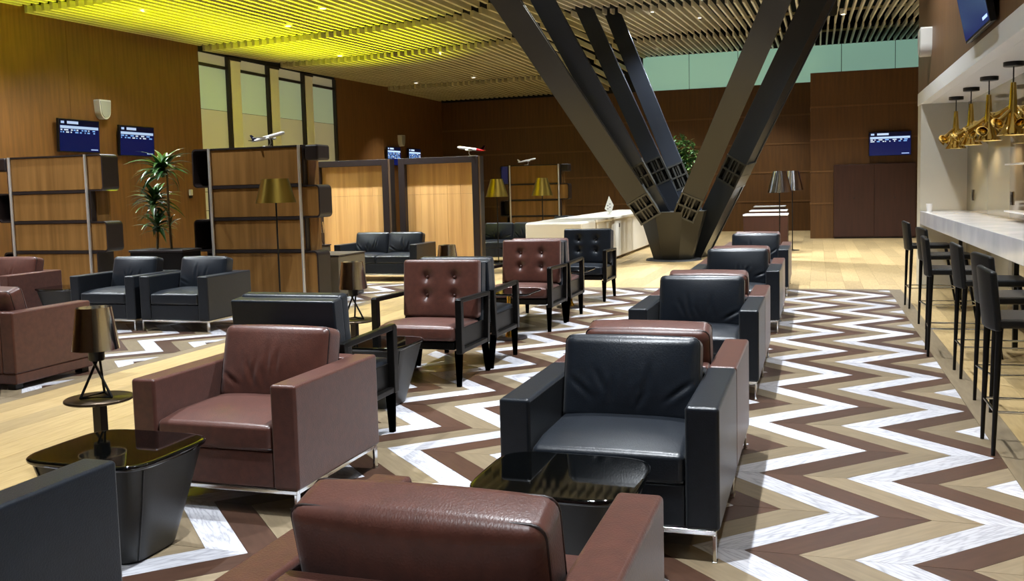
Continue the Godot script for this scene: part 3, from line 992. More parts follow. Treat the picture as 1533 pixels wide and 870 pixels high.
func rect(x0: float, x1: float, z0: float, z1: float) -> PackedVector2Array:
	return PackedVector2Array([Vector2(x0, z0), Vector2(x1, z0), Vector2(x1, z1), Vector2(x0, z1)])

func chevron(x0: float, x1: float, z0: float, z1: float) -> Array:
	# zigzag stripes of white, brown and tan, their tips 1.08 m apart
	var P := 1.08
	var H := 0.54
	var third := 0.2127
	var amp := 0.553
	var tip := -13.025          # a row of tips that point right
	var left := 0.145           # where a white stripe's left edge points left
	var out := []
	var clip := rect(x0, x1, z0, z1)
	var k0 := int(floor((z0 - tip) / H)) - 1
	var k1 := int(ceil((z1 - tip) / H)) + 1
	for s in range(int(floor((x0 - left - 1.2) / third)), int(ceil((x1 - left) / third)) + 1):
		var a := left + s * third
		var kind: String = ["white", "dark", "tan"][posmod(s, 3)]
		for k in range(k0, k1):
			var za := tip + k * H
			var zb := za + H
			var xa := a + (amp if posmod(k, 2) == 0 else 0.0)
			var xb := a + (0.0 if posmod(k, 2) == 0 else amp)
			var poly := PackedVector2Array([Vector2(xa, za), Vector2(xa + third, za), Vector2(xb + third, zb), Vector2(xb, zb)])
			for q in Geometry2D.intersect_polygons(poly, clip):
				var sh := shrink(q, 0.0009)
				if sh.size() > 2: out.append([sh, kind, Vector2(xb - xa, zb - za).normalized()])
	return out

func oak(x0: float, x1: float, z0: float, z1: float, w: float, l: float) -> Array:
	var out := []
	var n := int(round((x1 - x0) / w))
	for k in n:
		var a := x0 + (x1 - x0) * k / n
		var b := x0 + (x1 - x0) * (k + 1) / n
		var z := z0 - rng.randf() * l
		while z < z1:
			var za := maxf(z, z0)
			var zb := minf(z + l, z1)
			if zb - za > 0.05:
				var sh := shrink(rect(a, b, za, zb), 0.0008)
				if sh.size() > 2: out.append([sh, "oak", Vector2(0, 1)])
			z += l
	return out

func make_floor() -> void:
	var f := shell("floor")
	obj("subfloor", span(-12.6, 4.3, -0.25, -0.012, -30.9, 5.2), M.subfloor, f)
	var border := []
	# the rug of chevron parquet under the chairs and its border, and a second one under the chairs on the left
	var rug := chevron(-3.42, 0.945, -13.62, 0.6)
	rug.append_array(chevron(-11.2, -5.95, -14.0, -5.35))
	lay_pieces(f, "plank", rug, -0.012, 0.0, 300)
	for r in [[0.945, 1.10, -13.77, 0.6], [-3.57, -3.42, -13.77, 0.6], [-3.42, 0.945, -13.77, -13.62], [-5.95, -5.80, -14.15, -5.2], [-11.35, -11.2, -14.15, -5.2], [-11.2, -5.95, -14.15, -14.0], [-11.2, -5.95, -5.35, -5.2]]:
		var along := Vector2(0, 1) if r[3] - r[2] > 0.3 else Vector2(1, 0)
		border.append([shrink(rect(r[0], r[1], r[2], r[3]), 0.0008), "tan", along])
	lay_pieces(f, "border_strip", border, -0.012, 0.0)
	var o := []
	for r in [[1.10, 4.2, -13.77, 0.6], [-5.80, -3.57, -13.77, 0.6], [-5.80, 4.2, -30.4, -13.77], [-12.4, -5.80, -30.4, -14.15], [-12.4, -11.35, -14.15, -5.2], [-12.4, -5.80, -5.2, 0.6], [-12.4, 4.2, 0.6, 5.0]]:
		o.append_array(oak(r[0], r[1], r[2], r[3], 0.24, 2.2))
	lay_pieces(f, "floorboard", o, -0.012, 0.0, 300)

func ceiling_y(x: float, z: float) -> float:
	var left := 4.58 + 0.24 * pow(clampf((x + 12.3) / 6.9, 0, 1), 1.6) * clampf((z + 30.0) / 12.0, 0.1, 1.0)
	var right := 5.0 + 0.58 * clampf((-z - 15.0) / 14.0, 0.0, 1.0)
	return lerpf(left, right, smoothstep(-6.5, -5.1, x))

func make_ceiling() -> void:
	var c := shell("ceiling")
	obj("upper_slab", span(-12.6, 4.3, 6.6, 6.8, -30.9, 5.2), M.void, c)
	var cuts := [5.0, 0.6, -3.8, -8.1, -12.38, -17.07, -20.1, -26.1, -30.3]
	var list := []
	var x := -12.27
	while x < 4.1:
		for k in cuts.size() - 1:
			if x > 1.28 and cuts[k] > -14.4: continue
			var z0: float = cuts[k]
			var z1: float = cuts[k + 1]
			var ya := ceiling_y(x, z0)
			var yb := ceiling_y(x, z1) + (0.09 if k < 7 else 0.0)
			if k == 4 and x > 1.28: z0 = -14.4
			list.append([Vector3(x, ya, z0 - 0.05), Vector3(x, yb, z1 + 0.05)])
		x += 0.172
	var order := []
	for s in list:
		var near := 1e9
		for u in 9:
			var p: Vector3 = s[0].lerp(s[1], u / 8.0)
			if in_view(p): near = minf(near, p.distance_to(cam.position))
		order.append([near, s])
	order.sort_custom(func(a, b): return a[0] < b[0])
	var rest := B.new()
	var rest_pale := B.new()
	for k in order.size():
		var s: Array = order[k][1]
		var d: Vector3 = s[1] - s[0]
		var bs := Basis(Vector3.RIGHT, atan2(d.y, -d.z))
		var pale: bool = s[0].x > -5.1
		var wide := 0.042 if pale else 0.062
		var alone: bool = k < 300 and order[k][0] < 1e8
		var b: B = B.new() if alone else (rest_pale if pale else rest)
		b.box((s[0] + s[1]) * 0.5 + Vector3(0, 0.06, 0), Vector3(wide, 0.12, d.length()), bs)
		if alone: obj("slat", b, M.slat_lit if pale else M.slat, c)
	obj("slats", rest, M.slat, c).set_meta("kind", "stuff")
	obj("slats", rest_pale, M.slat_lit, c).set_meta("kind", "stuff")
	for k in cuts.size():
		for side in [[-12.3, -5.35], [-5.3, 4.1]]:
			if side[0] > -6 and cuts[k] > -14.4: side = [-5.3, 1.3]
			var z: float = cuts[k]
			var b := B.new()
			var n := 8
			for j in n:
				var xa := lerpf(side[0], side[1], float(j) / n)
				var xb := lerpf(side[0], side[1], float(j + 1) / n)
				var y := ceiling_y((xa + xb) * 0.5, z) + 0.44
				b.box(Vector3((xa + xb) * 0.5, y, z), Vector3(xb - xa, 0.06, 0.05))
			obj("carrier_bar", b, M.slat if side[0] > -6 else M.hanger, c)
	# pipes and struts in the void above the slats
	for s in [[Vector3(-4.2, 5.3, -20.07), Vector3(-4.1, 6.6, -20.0)], [Vector3(-3.9, 5.55, -20.4), Vector3(-2.6, 6.6, -21.5)], [Vector3(0.31, 5.2, -22.4), Vector3(0.5, 6.6, -21.5)]]:
		var b := B.new(); b.cyl(s[0], s[1], 0.12)
		obj("strut", b, M.void, c)

func make_walls() -> void:
	# left: veneer, then four panes between pillars, then veneer again
	var X := -12.3
	var w := shell("wall_left")
	obj("core", span(X - 0.35, X - 0.12, -0.25, 6.6, -30.9, 5.2), M.void, w)
	for r in [[5.0, 1.2], [1.2, -2.4], [-2.4, -6.0], [-6.0, -9.6], [-9.6, -13.3], [-13.3, -16.96], [-22.84, -26.6], [-26.6, -30.4]]:
		obj("veneer_panel", span(X - 0.12, X, 0.0, 4.74, r[1] + 0.002, r[0] - 0.002, 0.002), M.veneer, w)
	obj("upper_panel", span(X - 0.12, X - 0.02, 4.56, 6.6, -30.4, 5.0), M.void, w)
	var zs := [-16.96, -18.02, -19.60, -21.20, -22.84]
	for k in 4:
		var win := shell("window")
		win.name = "window_%d" % (k + 1)
		var z0: float = zs[k] - (0.0 if k == 0 else 0.02)
		var z1: float = zs[k + 1]
		obj("upper_pane", span(X - 0.09, X - 0.07, 3.38, 4.28, z1, z0), M.frost_high, win)
		obj("middle_pane", span(X - 0.09, X - 0.07, 1.62, 3.37, z1, z0), M.frost_low, win)
		for j in 4:
			obj("lower_pane", span(X - 0.09, X - 0.07, 0.02 + j * 0.4, 0.41 + j * 0.4, z1, z0), M.frost_low, win)
		obj("transom", span(X - 0.1, X - 0.03, 4.28, 4.345, z1, z0), M.frame_dark, win)
		obj("top_pane", span(X - 0.09, X - 0.07, 4.345, 4.56, z1, z0), M.frost_low, win)
		obj("mullion", span(X - 0.1, X + 0.02, 0.0, 4.56, z1 - 0.035, z1 + 0.035), M.frame_dark, win)
		if k < 3:
			obj("pillar", span(X - 0.11, X + 0.03, 0.0, 4.50, z1 - 0.40, z1 - 0.04, 0.01), M.pillar, win)
			obj("head_trim", span(X - 0.1, X + 0.045, 4.50, 4.555, z1 - 0.42, z1 + 0.02), M.frame_dark, win)
	# back: rows of veneer dimmed in colour between pale strips, mint glass over its right part, and a bay that stands forward
	var b := shell("wall_back")
	obj("core", span(-12.6, 4.3, -0.25, 6.6, -30.9, -30.55), M.void, b)
	var ys := [0.0, 0.90, 1.80, 2.67, 3.54, 4.53]
	for k in 5:
		for c in [[-12.3, -9.3], [-9.3, -6.3], [-6.3, -3.2], [-3.2, -0.15]]:
			obj("veneer_panel", span(c[0], c[1] - 0.003, ys[k] + (0.05 if k > 0 else 0.0), ys[k + 1], -30.55, -30.4, 0.003), M.veneer_dimmed, b)
		if k > 0: obj("ledge_strip", span(-12.3, -0.15, ys[k], ys[k] + 0.05, -30.55, -30.385), M.veneer_strip, b)
	obj("upper_panel", span(-12.3, -5.3, 4.53, 6.6, -30.55, -30.42), M.void, b)
	obj("upper_panel", span(-5.3, 4.2, 5.62, 6.6, -30.55, -30.42), M.void, b)
	for c in [[-5.3, -3.83], [-3.83, -2.32], [-2.32, -0.81], [-0.81, 0.73], [0.73, 2.24], [2.24, 4.0]]:
		obj("glass_panel", span(c[0], c[1] - 0.02, 4.53, 5.62, -30.5, -30.45), M.mint_glass, b)
	var bay := shell("wall_bay")
	var yb := [0.0, 0.90, 1.74, 2.57, 3.42, 4.33]
	for k in 5:
		obj("veneer_panel", span(-0.15, 4.0, yb[k] + (0.045 if k > 0 else 0.0), yb[k + 1], -30.4, -26.1, 0.003), M.veneer_dimmed, bay)
		if k > 0: obj("ledge_strip", span(-0.16, 4.0, yb[k], yb[k] + 0.045, -30.38, -26.09), M.veneer_strip, bay)
	# right: the plain end of the hall, the veneered bulkhead over the bar, and the bar's niche
	var r := shell("wall_right")
	obj("core", span(4.0, 4.3, -0.25, 6.6, -30.9, 5.2), M.void, r)
	obj("veneer_panel", span(3.95, 4.0, 0.0, 6.6, -30.4, -14.35), M.veneer_dimmed, r)
	for c in [[-14.35, -11.6], [-11.6, -8.6], [-8.6, -5.6], [-5.6, -2.6], [-2.6, 1.4], [1.4, 5.0]]:
		obj("bulkhead_panel", span(1.35, 1.45, 2.68, 6.6, c[0], c[1] - 0.002, 0.002), M.veneer_bar, r)
	obj("bulkhead_end", span(1.45, 4.0, 2.68, 6.6, -14.35, -14.25), M.veneer_bar, r)
	obj("bulkhead_core", span(1.45, 4.0, 2.62, 6.6, -14.25, 5.0), M.void, r)
	obj("soffit_fascia", span(1.345, 1.46, 2.51, 2.68, -14.35, 5.0, 0.004), M.white_paint, r)
	obj("soffit", span(1.46, 1.97, 2.51, 2.62, -14.25, 5.0), M.white_paint, r)
	obj("niche_end", span(1.35, 4.0, 0.0, 2.51, -14.35, -13.95, 0.004), M.plaster, r)
	obj("niche_core", span(2.0, 4.0, 0.0, 2.62, -13.95, 5.0), M.void, r)
	for c in [[-13.95, -13.6, 0], [-13.6, -11.0, 1], [-11.0, -9.2, 0], [-9.2, -6.0, 0], [-6.0, -2.0, 1], [-2.0, 5.0, 0]]:
		obj("glass_panel", span(1.93, 2.0, 0.0, 2.51, c[0], c[1] - 0.004), M.back_panel_light if c[2] == 1 else M.back_panel, r)
	var near := shell("unseen_front_wall")  # out of view behind the camera, closes the hall and bounces light
	obj("core", span(-12.6, 4.3, -0.25, 6.6, 5.0, 5.2), M.veneer, near)

# ---------------------------------------------------------------- lamps of the hall
func spot(parent: Node, at: Vector3, to: Vector3, color: Color, energy: float, angle: float, size: float, soft := 0.6) -> void:
	var l := SpotLight3D.new()
	l.name = "beam"
	l.light_color = color; l.light_energy = energy; l.spot_angle = angle; l.spot_angle_attenuation = soft
	l.light_size = size; l.spot_range = 45.0; l.spot_attenuation = 2.0; l.shadow_enabled = true
	parent.add_child(l, true)
	var d := (to - at).normalized()
	l.transform = Transform3D(Basis.looking_at(d, Vector3.RIGHT if absf(d.y) > 0.9 else Vector3.UP), at)

func downlight(x: float, z: float, energy := 26.0, y := -1.0, angle := 43.0) -> void:
	if y < 0.0: y = ceiling_y(x, z) + 0.05
	var t := thing("downlight", "small round white downlight among the ceiling slats, of a set partly unseen", "ceiling light", Vector3(x, y, z), 0.0, "recessed downlights in the slatted ceiling")
	var b := B.new()
	b.lathe([Vector2(0.05, -0.004), Vector2(0.075, -0.004), Vector2(0.08, 0.002), Vector2(0.08, 0.12), Vector2(0.0, 0.12)], 20)
	obj("trim_ring", b, M.plastic_white, t)
	var g := B.new()
	g.lathe([Vector2(0, 0.0), Vector2(0.05, 0.0), Vector2(0.05, 0.006), Vector2(0, 0.006)], 20)
	obj("lens", g, M.lamp_glow, t)
	spot(t, Vector3(0, -0.012, 0), Vector3(0, -1, 0), Color(0.95, 0.975, 1.0), energy, angle, 0.05)

func uplight(at: Vector3, to: Vector3, energy: float, angle: float, label: String) -> void:  # unseen yellow source, placed to tint the slats above it
	var t := thing("unseen_floor_uplight", label, "unseen floor light", at)
	var b := B.new()
	b.lathe([Vector2(0, 0), Vector2(0.12, 0), Vector2(0.12, 0.14), Vector2(0.105, 0.15), Vector2(0.10, 0.14), Vector2(0, 0.14)], 24)
	obj("housing", b, M.black_metal, t)
	var g := B.new()
	g.lathe([Vector2(0, 0.142), Vector2(0.098, 0.142), Vector2(0.098, 0.146), Vector2(0, 0.146)], 24)
	obj("lens", g, M.yellow_glow, t)
	spot(t, Vector3(0, 0.16, 0), to - at, Color(0.93, 1.0, 0.0), energy, angle, 0.09, 0.9)

func _ready() -> void:
	rng.seed = 20240611
	# camera: the lens is shifted a little, the photograph being cropped
	cam = Camera3D.new()
	cam.name = "camera"
	cam.projection = Camera3D.PROJECTION_FRUSTUM
	cam.near = 0.05
	cam.far = 120.0
	cam.size = cam.near * 870.0 / 1404.4
	cam.frustum_offset = Vector2(0, -(435.0 - 400.5) / 1404.4 * cam.near)
	cam.transform = Transform3D(Basis(Vector3.UP, deg_to_rad(18.031)) * Basis(Vector3.RIGHT, deg_to_rad(-4.751)) * Basis(Vector3.BACK, deg_to_rad(-1.482)), Vector3(0, 1.5, 0))
	cam.current = true
	add_child(cam)
	var env := Environment.new()
	env.background_mode = Environment.BG_COLOR
	env.background_color = Color(0.01, 0.012, 0.02)
	env.tonemap_mode = Environment.TONE_MAPPER_LINEAR
	env.tonemap_exposure = 0.92
	env.sdfgi_enabled = true
	env.ssao_enabled = true
	env.ssil_enabled = true
	var we := WorldEnvironment.new()
	we.name = "environment"
	we.environment = env
	add_child(we)
	make_materials()
	for g in [["bulb", Color(1.0, 0.85, 0.6), 3.0], ["yellow_glow", Color(1.0, 0.95, 0.2), 4.0]]:
		var m := mat(g[1], 0.4)
		m.emission_enabled = true
		m.emission = g[1]
		m.emission_energy_multiplier = g[2]
		M[g[0]] = m
	# hall downlights, many out of view; unseen yellow uplights tint the left slats
	for z in [-3.1, -6.2, -9.3, -12.4, -15.7, -19.0]:
		downlight(-1.15, z, 40.0)
	for z in [-5.0, -8.5, -12.0, -16.0]:  # out of view, placed to light the oak strip between the parquets
		downlight(-4.6, z, 40.0)
	downlight(-1.15, 0.1, 24.0)  # out of view overhead, lights the foreground
	downlight(-4.6, -1.5, 16.0)  # out of view, lights the near floor on the left
	for z in [-4.6, -8.2, -11.4]:  # out of view, placed to light the bar fascia and counter front
		downlight(0.45, z, 17.0, -1.0, 62.0)
	for z in [-7.2, -10.0]:  # out of view, placed to light the seats on the left
		downlight(-7.9, z, 26.0)
	for p in [[-10.9, -7.6], [-10.9, -10.6], [-10.7, -13.3]]:  # mostly out of view, placed to wash the left wall with light
		downlight(p[0], p[1], 30.0, -1.0, 64.0)
	downlight(-2.2, -19.7, 34.0, -1.0, 64.0)  # unseen source, placed to light the rear legs of the column
	for p in [[-10.2, -9.6, 22.0], [-8.2, -14.9, 40.0], [-6.5, -14.9, 40.0], [-1.4, -28.4, 50.0], [-4.4, -28.4, 30.0], [-7.6, -28.4, 14.0], [-3.4, -20.9, 30.0, 62.0], [-9.5, -15.9, 18.0], [-8.27, -20.5, 18.0], [-5.97, -18.9, 30.0], [-10.4, -19.6, 22.0], [-9.16, -25.1, 18.0], [-11.0, -25.3, 18.0], [-9.7, -28.4, 14.0], [-2.6, -22.5, 30.0, 62.0], [1.6, -16.4, 30.0, 62.0], [1.0, -19.6, 30.0, 62.0], [2.4, -22.5, 22.0], [0.6, -23.9, 16.0, 43.0], [-6.2, -25.0, 18.0]]:  # visible lamps, and unseen ones placed to light partitions, back wall and column
		downlight(p[0], p[1], p[2], -1.0, p[3] if p.size() > 3 else 43.0)
	uplight(Vector3(-10.3, 0, -11.9), Vector3(-10.2, 4.6, -11.4), 80.0, 38.0, "unseen low yellow floor uplight behind the left shelf divider, placed to tint the slats")
	uplight(Vector3(-9.4, 0, -14.0), Vector3(-9.4, 4.6, -14.0), 125.0, 37.0, "unseen low yellow floor uplight near the left wall behind the planter, placed to tint the slats")
	uplight(Vector3(-9.4, 0, -16.8), Vector3(-9.4, 4.6, -16.8), 125.0, 36.0, "unseen low yellow floor uplight behind the tall shelf divider with the white airplane, placed to tint the slats")
	uplight(Vector3(-9.4, 0, -19.0), Vector3(-9.4, 4.6, -19.0), 100.0, 34.0, "unseen low yellow floor uplight behind the left partition, placed to tint the slats")
	# the lit hall behind the glass over the back wall
	var gl := AreaLight3D.new()
	gl.name = "clerestory_light"
	gl.area_size = Vector2(9.0, 1.0)
	gl.light_color = Color(0.72, 0.9, 0.82); gl.light_energy = 0.5; gl.area_range = 40.0; gl.shadow_enabled = true
	gl.position = Vector3(-0.7, 5.07, -30.4)
	gl.rotation.y = PI
	add_child(gl)

	make_floor()
	make_ceiling()
	make_walls()
	make_column()

	# ------------------------------------------------------------ armchairs on the right, back to back in pairs
	var rows := "leather armchairs in the back-to-back row along the aisle"
	make_armchair("large brown leather armchair in the foreground seen from behind, cut off by the bottom edge", "brown", 1, 3, Vector3(-0.865, 0, -2.175), PI, rows)
	make_armchair("large black leather armchair facing the camera behind the glossy black table", "black", 1, 5, Vector3(-0.815, 0, -4.095), 0.0, rows)
	make_armchair("brown leather armchair back to back with the large black armchair, facing away", "brown", 1, 8, Vector3(-0.815, 0, -4.955), PI, rows)
	make_armchair("second black leather armchair of the aisle row, facing the camera", "black", 1, 12, Vector3(-0.83, 0, -7.03), 0.0, rows)
	make_armchair("brown leather armchair back to back with the second black armchair of the aisle row", "brown", 1, 14, Vector3(-0.83, 0, -7.89), PI, rows)
	make_armchair("third black leather armchair of the aisle row, facing the camera", "black", 1, 17, Vector3(-0.80, 0, -10.06), 0.0, rows)
	make_armchair("brown leather armchair back to back with the third black armchair of the aisle row", "brown", 1, 21, Vector3(-0.80, 0, -10.92), PI, rows)
	make_armchair("fourth and farthest black leather armchair of the aisle row, facing the camera", "black", 1, 23, Vector3(-0.80, 0, -13.18), 0.0, rows)
	make_armchair("brown leather armchair back to back with the farthest black armchair of the aisle row", "brown", 1, 25, Vector3(-0.80, 0, -14.04), PI, rows)
	make_armchair("brown leather armchair facing the camera at the left, beside the round lamp table", "brown", 1, 29, Vector3(-2.73, 0, -4.145), 0.0)
	make_armchair("black leather armchair in the lower left corner of the picture, only its arm showing", "black", 1, 31, Vector3(-2.695, 0, -2.105), PI)
	# on the left
	var lg := "armchairs in front of the shelf dividers"
	make_armchair("black leather armchair right of its twin, beside the tall shelf divider", "black", 1, 33, Vector3(-6.86, 0, -9.2), 0.0, lg)
	make_armchair("black leather armchair left of its twin, in front of the planter", "black", 1, 35, Vector3(-7.84, 0, -9.2), 0.0, lg)
	make_armchair("dark brown leather armchair at the left edge in front of the shelf divider", "brown", 1, 37, Vector3(-9.66, 0, -9.2), 0.0, lg)
	make_armchair("brown leather sofa at the left edge with its back to the camera", "brown", 2, 39, Vector3(-6.84, 0, -6.22), PI, "", "leather_sofa", "sofa", true)
	make_armchair("black leather two-seat sofa in front of the wood panelled partitions", "black", 2, 41, Vector3(-7.13, 0, -14.82), 0.0, "", "leather_sofa", "sofa")
	make_armchair("black leather two-seat sofa beyond the right partition, behind two floor lamps", "black", 2, 43, Vector3(-6.05, 0, -18.6), 0.0, "", "leather_sofa", "sofa")
	make_armchair("black leather armchair far back between the far shelf divider and the white desk", "black", 1, 47, Vector3(-5.95, 0, -22.6), 0.0)
	# ------------------------------------------------------------ buttoned armchairs with wooden arms
	var tg := "buttoned armchairs with black wooden arms"
	make_tufted("brown buttoned armchair facing the camera behind a tapered black table, nearest brown of its row", "brown", Vector3(-2.94, 0, -6.95), 0.0, tg)
	make_tufted("brown buttoned armchair facing the camera in the middle distance, in front of the white desk", "brown", Vector3(-3.0, 0, -9.73), 0.0, tg)
	make_tufted("brown buttoned armchair facing away, back to back with the farther brown one", "brown", Vector3(-3.0, 0, -10.48), PI, tg)
	make_tufted("black armchair with wooden arms facing away, directly behind the brown leather armchair", "black", Vector3(-2.87, 0, -4.95), PI, tg)
	make_tufted("black armchair with wooden arms facing away, back to back with the nearest brown buttoned one", "black", Vector3(-2.94, 0, -7.71), PI, tg)
	make_tufted("farthest black buttoned armchair, facing the camera in front of the white desk", "black", Vector3(-2.98, 0, -12.33), 0.0, tg)
	# ------------------------------------------------------------ tables and lamps
	var st := make_side_table("glossy tapered black side table between the foreground brown armchair and the large black one", Vector3(-0.89, 0, -3.27))
	dup(st, "glossy tapered black side table in front of the brown armchair at lower left", Vector3(-2.83, 0, -3.21))
	dup(st, "tapered black side table between the black armchair's wooden arm and the nearest brown buttoned chair", Vector3(-2.98, 0, -5.97))
	for p in [[-8.93, "dark pedestal table with a brass stem in front of the farther brown buttoned armchair"], [-11.42, "dark pedestal table with a brass stem in front of the farthest black buttoned armchair"]]:
		var pt := thing("pedestal_table", p[1], "side table", Vector3(-2.95, 0, p[0]), 0.0, "pedestal tables")
		var ft := B.new()
		ft.lathe([Vector2(0, 0), Vector2(0.18, 0), Vector2(0.18, 0.012), Vector2(0.16, 0.018), Vector2(0, 0.02)], 32)
		obj("foot", ft, M.frame_dark, pt)
		var sm := B.new()
		sm.lathe([Vector2(0.05, 0.015), Vector2(0.024, 0.08), Vector2(0.02, 0.2), Vector2(0.02, 0.46)], 20)
		obj("stem", sm, M.brass, pt)
		var tp := B.new()
		tp.loft([squircle(0.27, 0.27, 0.46, 40, 0.25), squircle(0.285, 0.285, 0.466, 40, 0.25), squircle(0.285, 0.285, 0.478, 40, 0.25), squircle(0.28, 0.28, 0.484, 40, 0.25)])
		obj("tabletop", tp, M.black_glass, pt)
	dup(st, "tapered black side table between the dark brown armchair and the black pair at left", Vector3(-8.74, 0, -9.2))
	var names := ["left of the brown leather armchair", "left of the nearest brown buttoned armchair", "left of the farther brown buttoned armchair"]
	var spots := [Vector3(-3.57, 0, -3.93), Vector3(-3.6, 0, -6.85), Vector3(-3.63, 0, -9.0)]
	for k in 3:
		var rt := thing("lamp_table", "small round dark lamp table on one post, " + names[k], "side table", spots[k], 0.0, "round lamp tables")
		var b := B.new()
		b.lathe([Vector2(0, 0.455), Vector2(0.165, 0.455), Vector2(0.172, 0.46), Vector2(0.172, 0.468), Vector2(0.168, 0.472), Vector2(0, 0.472)], 40)
		obj("tabletop", b, M.bronze, rt)
		obj("post", bx(Vector3(0, 0.235, 0), Vector3(0.052, 0.45, 0.052), 0.004), M.frame_dark, rt)
		var f := B.new()
		f.lathe([Vector2(0, 0), Vector2(0.14, 0), Vector2(0.14, 0.01), Vector2(0.13, 0.014), Vector2(0, 0.014)], 32)
		obj("foot", f, M.frame_dark, rt)
		make_table_lamp("chrome shaded tripod lamp on the round table " + names[k], spots[k] + Vector3(0, 0.472, 0), 0.4, "chrome shaded tripod lamps")
	make_table_lamp("small tripod lamp standing on the taupe console beside the tall shelf divider", Vector3(-8.09, 0.63, -14.25), 1.0, "chrome shaded tripod lamps", 0.85)
	make_floor_lamp("brass floor lamp with a conical shade in front of the tall shelf divider", Vector3(-6.44, 0, -10.3), M.dark_brass, 1.71, 0.165, 0.25, 0.30, "conical floor lamps")
	make_floor_lamp("brass floor lamp left of the two in front of the far shelf divider", Vector3(-6.14, 0, -18.0), M.dark_brass, 1.72, 0.12, 0.23, 0.36, "conical floor lamps")
	make_floor_lamp("brass floor lamp right of the two in front of the far shelf divider", Vector3(-5.36, 0, -18.6), M.dark_brass, 1.72, 0.11, 0.22, 0.36, "conical floor lamps")
	make_floor_lamp("dark silver floor lamp left of the pair by the far brown desks", Vector3(-0.70, 0, -19.6), M.smoked_chrome, 1.73, 0.13, 0.24, 0.43, "conical floor lamps")
	make_floor_lamp("dark silver floor lamp right of the pair by the far brown desks", Vector3(-0.50, 0, -21.6), M.smoked_chrome, 1.75, 0.13, 0.24, 0.43, "conical floor lamps")
	for c in [[Vector3(-7.0, 0, -12.36), 1.02, 0.83, "low taupe console whose end faces the aisle, left of the black two-seat sofa"], [Vector3(-8.45, 0, -14.2), 0.75, 0.8, "low taupe console carrying the small tripod lamp"]]:
		var o := thing("console", c[3], "console", c[0])
		obj("carcass", bx(Vector3(0, 0.33, 0), Vector3(c[1], 0.56, c[2]), 0.012), M.taupe, o)
		obj("top", bx(Vector3(0, 0.62, 0), Vector3(c[1] + 0.02, 0.02, c[2] + 0.02), 0.006), M.frame_dark, o)
		obj("plinth", bx(Vector3(0, 0.025, 0), Vector3(c[1] - 0.06, 0.05, c[2] - 0.06)), M.frame_dark, o)
	# ------------------------------------------------------------ dividers, partitions, plants, model airplanes
	make_shelf_unit("wood and leather shelf divider at the left edge below the two screens", Vector3(-10.52, 0, -11.05), false)
	make_shelf_unit("tall wood and leather shelf divider with the white model airplane on top", Vector3(-7.09, 0, -11.05), true)
	make_shelf_unit("far wood and leather shelf divider with a blue box end behind two floor lamps", Vector3(-7.25, 0, -24.6), true, M.blue_box)
	for p in [[-8.96, -7.43, "wood panelled partition in a dark frame, left of the two behind the black sofa"], [-7.22, -5.68, "wood panelled partition in a dark frame, right of the two, with the red tailed airplane on top"]]:
		var o := thing("partition", p[2], "partition", Vector3((p[0] + p[1]) * 0.5, 0, -15.8), 0.0, "wood panelled partitions")
		var hw: float = (p[1] - p[0]) * 0.5
		for s in [-1, 1]: obj("post", bx(Vector3(s * (hw - 0.06), 1.055, 0), Vector3(0.12, 2.11, 0.30), 0.006), M.frame_dark, o)
		obj("top_rail", bx(Vector3(0, 2.055, 0), Vector3(hw * 2 - 0.24, 0.11, 0.30), 0.004), M.frame_dark, o)
		obj("bottom_rail", bx(Vector3(0, 0.06, 0), Vector3(hw * 2 - 0.24, 0.12, 0.30), 0.004), M.frame_dark, o)
		var n := 5
		for k in n:
			var w := (hw * 2 - 0.24) / n
			var x0 := -hw + 0.12 + k * w
			for r in [[0.12, 1.45], [1.452, 2.0]]:
				obj("wood_panel", span(x0 + 0.001, x0 + w - 0.001, r[0], r[1], 0.0, 0.04, 0.001), M.panel_wood, o)
		obj("edge_trim", bx(Vector3(hw + 0.006, 1.055, 0.1), Vector3(0.012, 2.11, 0.06)), M.frame_edge, o)
	make_dracaena(Vector3(-8.33, 0, -10.55))
	make_bush(Vector3(-3.12, 0, -23.2))
	make_plane("white model airplane with a dark tail on top of the tall shelf divider", Vector3(-6.95, 2.15, -11.0), 0.0, M.navy, 0.52, 0.2)
	make_plane("white model airplane with a red tail on top of the right partition", Vector3(-5.86, 2.11, -15.8), PI, M.red, 0.52, 0.16, M.red)
	make_plane("small white model airplane on top of the far shelf divider", Vector3(-7.5, 2.15, -24.6), 0.5, M.white_gloss, 0.5, 0.2)
	# ------------------------------------------------------------ the white desk and its card
	var d := thing("reception_desk", "long white reception desk with rounded edges left of the steel column", "desk")
	obj("end_block", span(-4.95, -3.9, 0.0, 0.9, -17.1, -16.0, 0.05), M.desk, d)
	obj("joint", span(-4.9, -3.93, 0.02, 0.86, -17.25, -17.1), M.desk_joint, d)
	for k in 4:
		obj("front_panel", span(-4.5, -3.92, 0.06, 0.84, -17.27 - k * 1.75, -17.25 - (k + 1) * 1.75 + 0.015, 0.01), M.desk, d)
	obj("top", span(-4.95, -3.88, 0.84, 0.9, -24.25, -17.1, 0.015), M.desk, d)
	obj("kick_plate", span(-4.45, -4.0, 0.0, 0.06, -24.2, -17.2), M.desk_joint, d)
	obj("switch", span(-3.925, -3.91, 0.66, 0.74, -19.4, -19.32), M.frame_dark, d)
	var flag := thing("table_flag", "small white pennant shaped card standing on the reception desk", "flag", Vector3(-4.35, 0.9, -20.4))
	var fb := B.new()
	for z in [-0.004, 0.004]:
		fb.flat([Vector3(-0.10, 0.12, z), Vector3(0.01, 0.02, z), Vector3(0.05, 0.04, z), Vector3(0.10, 0.2, z), Vector3(0.0, 0.40, z)])
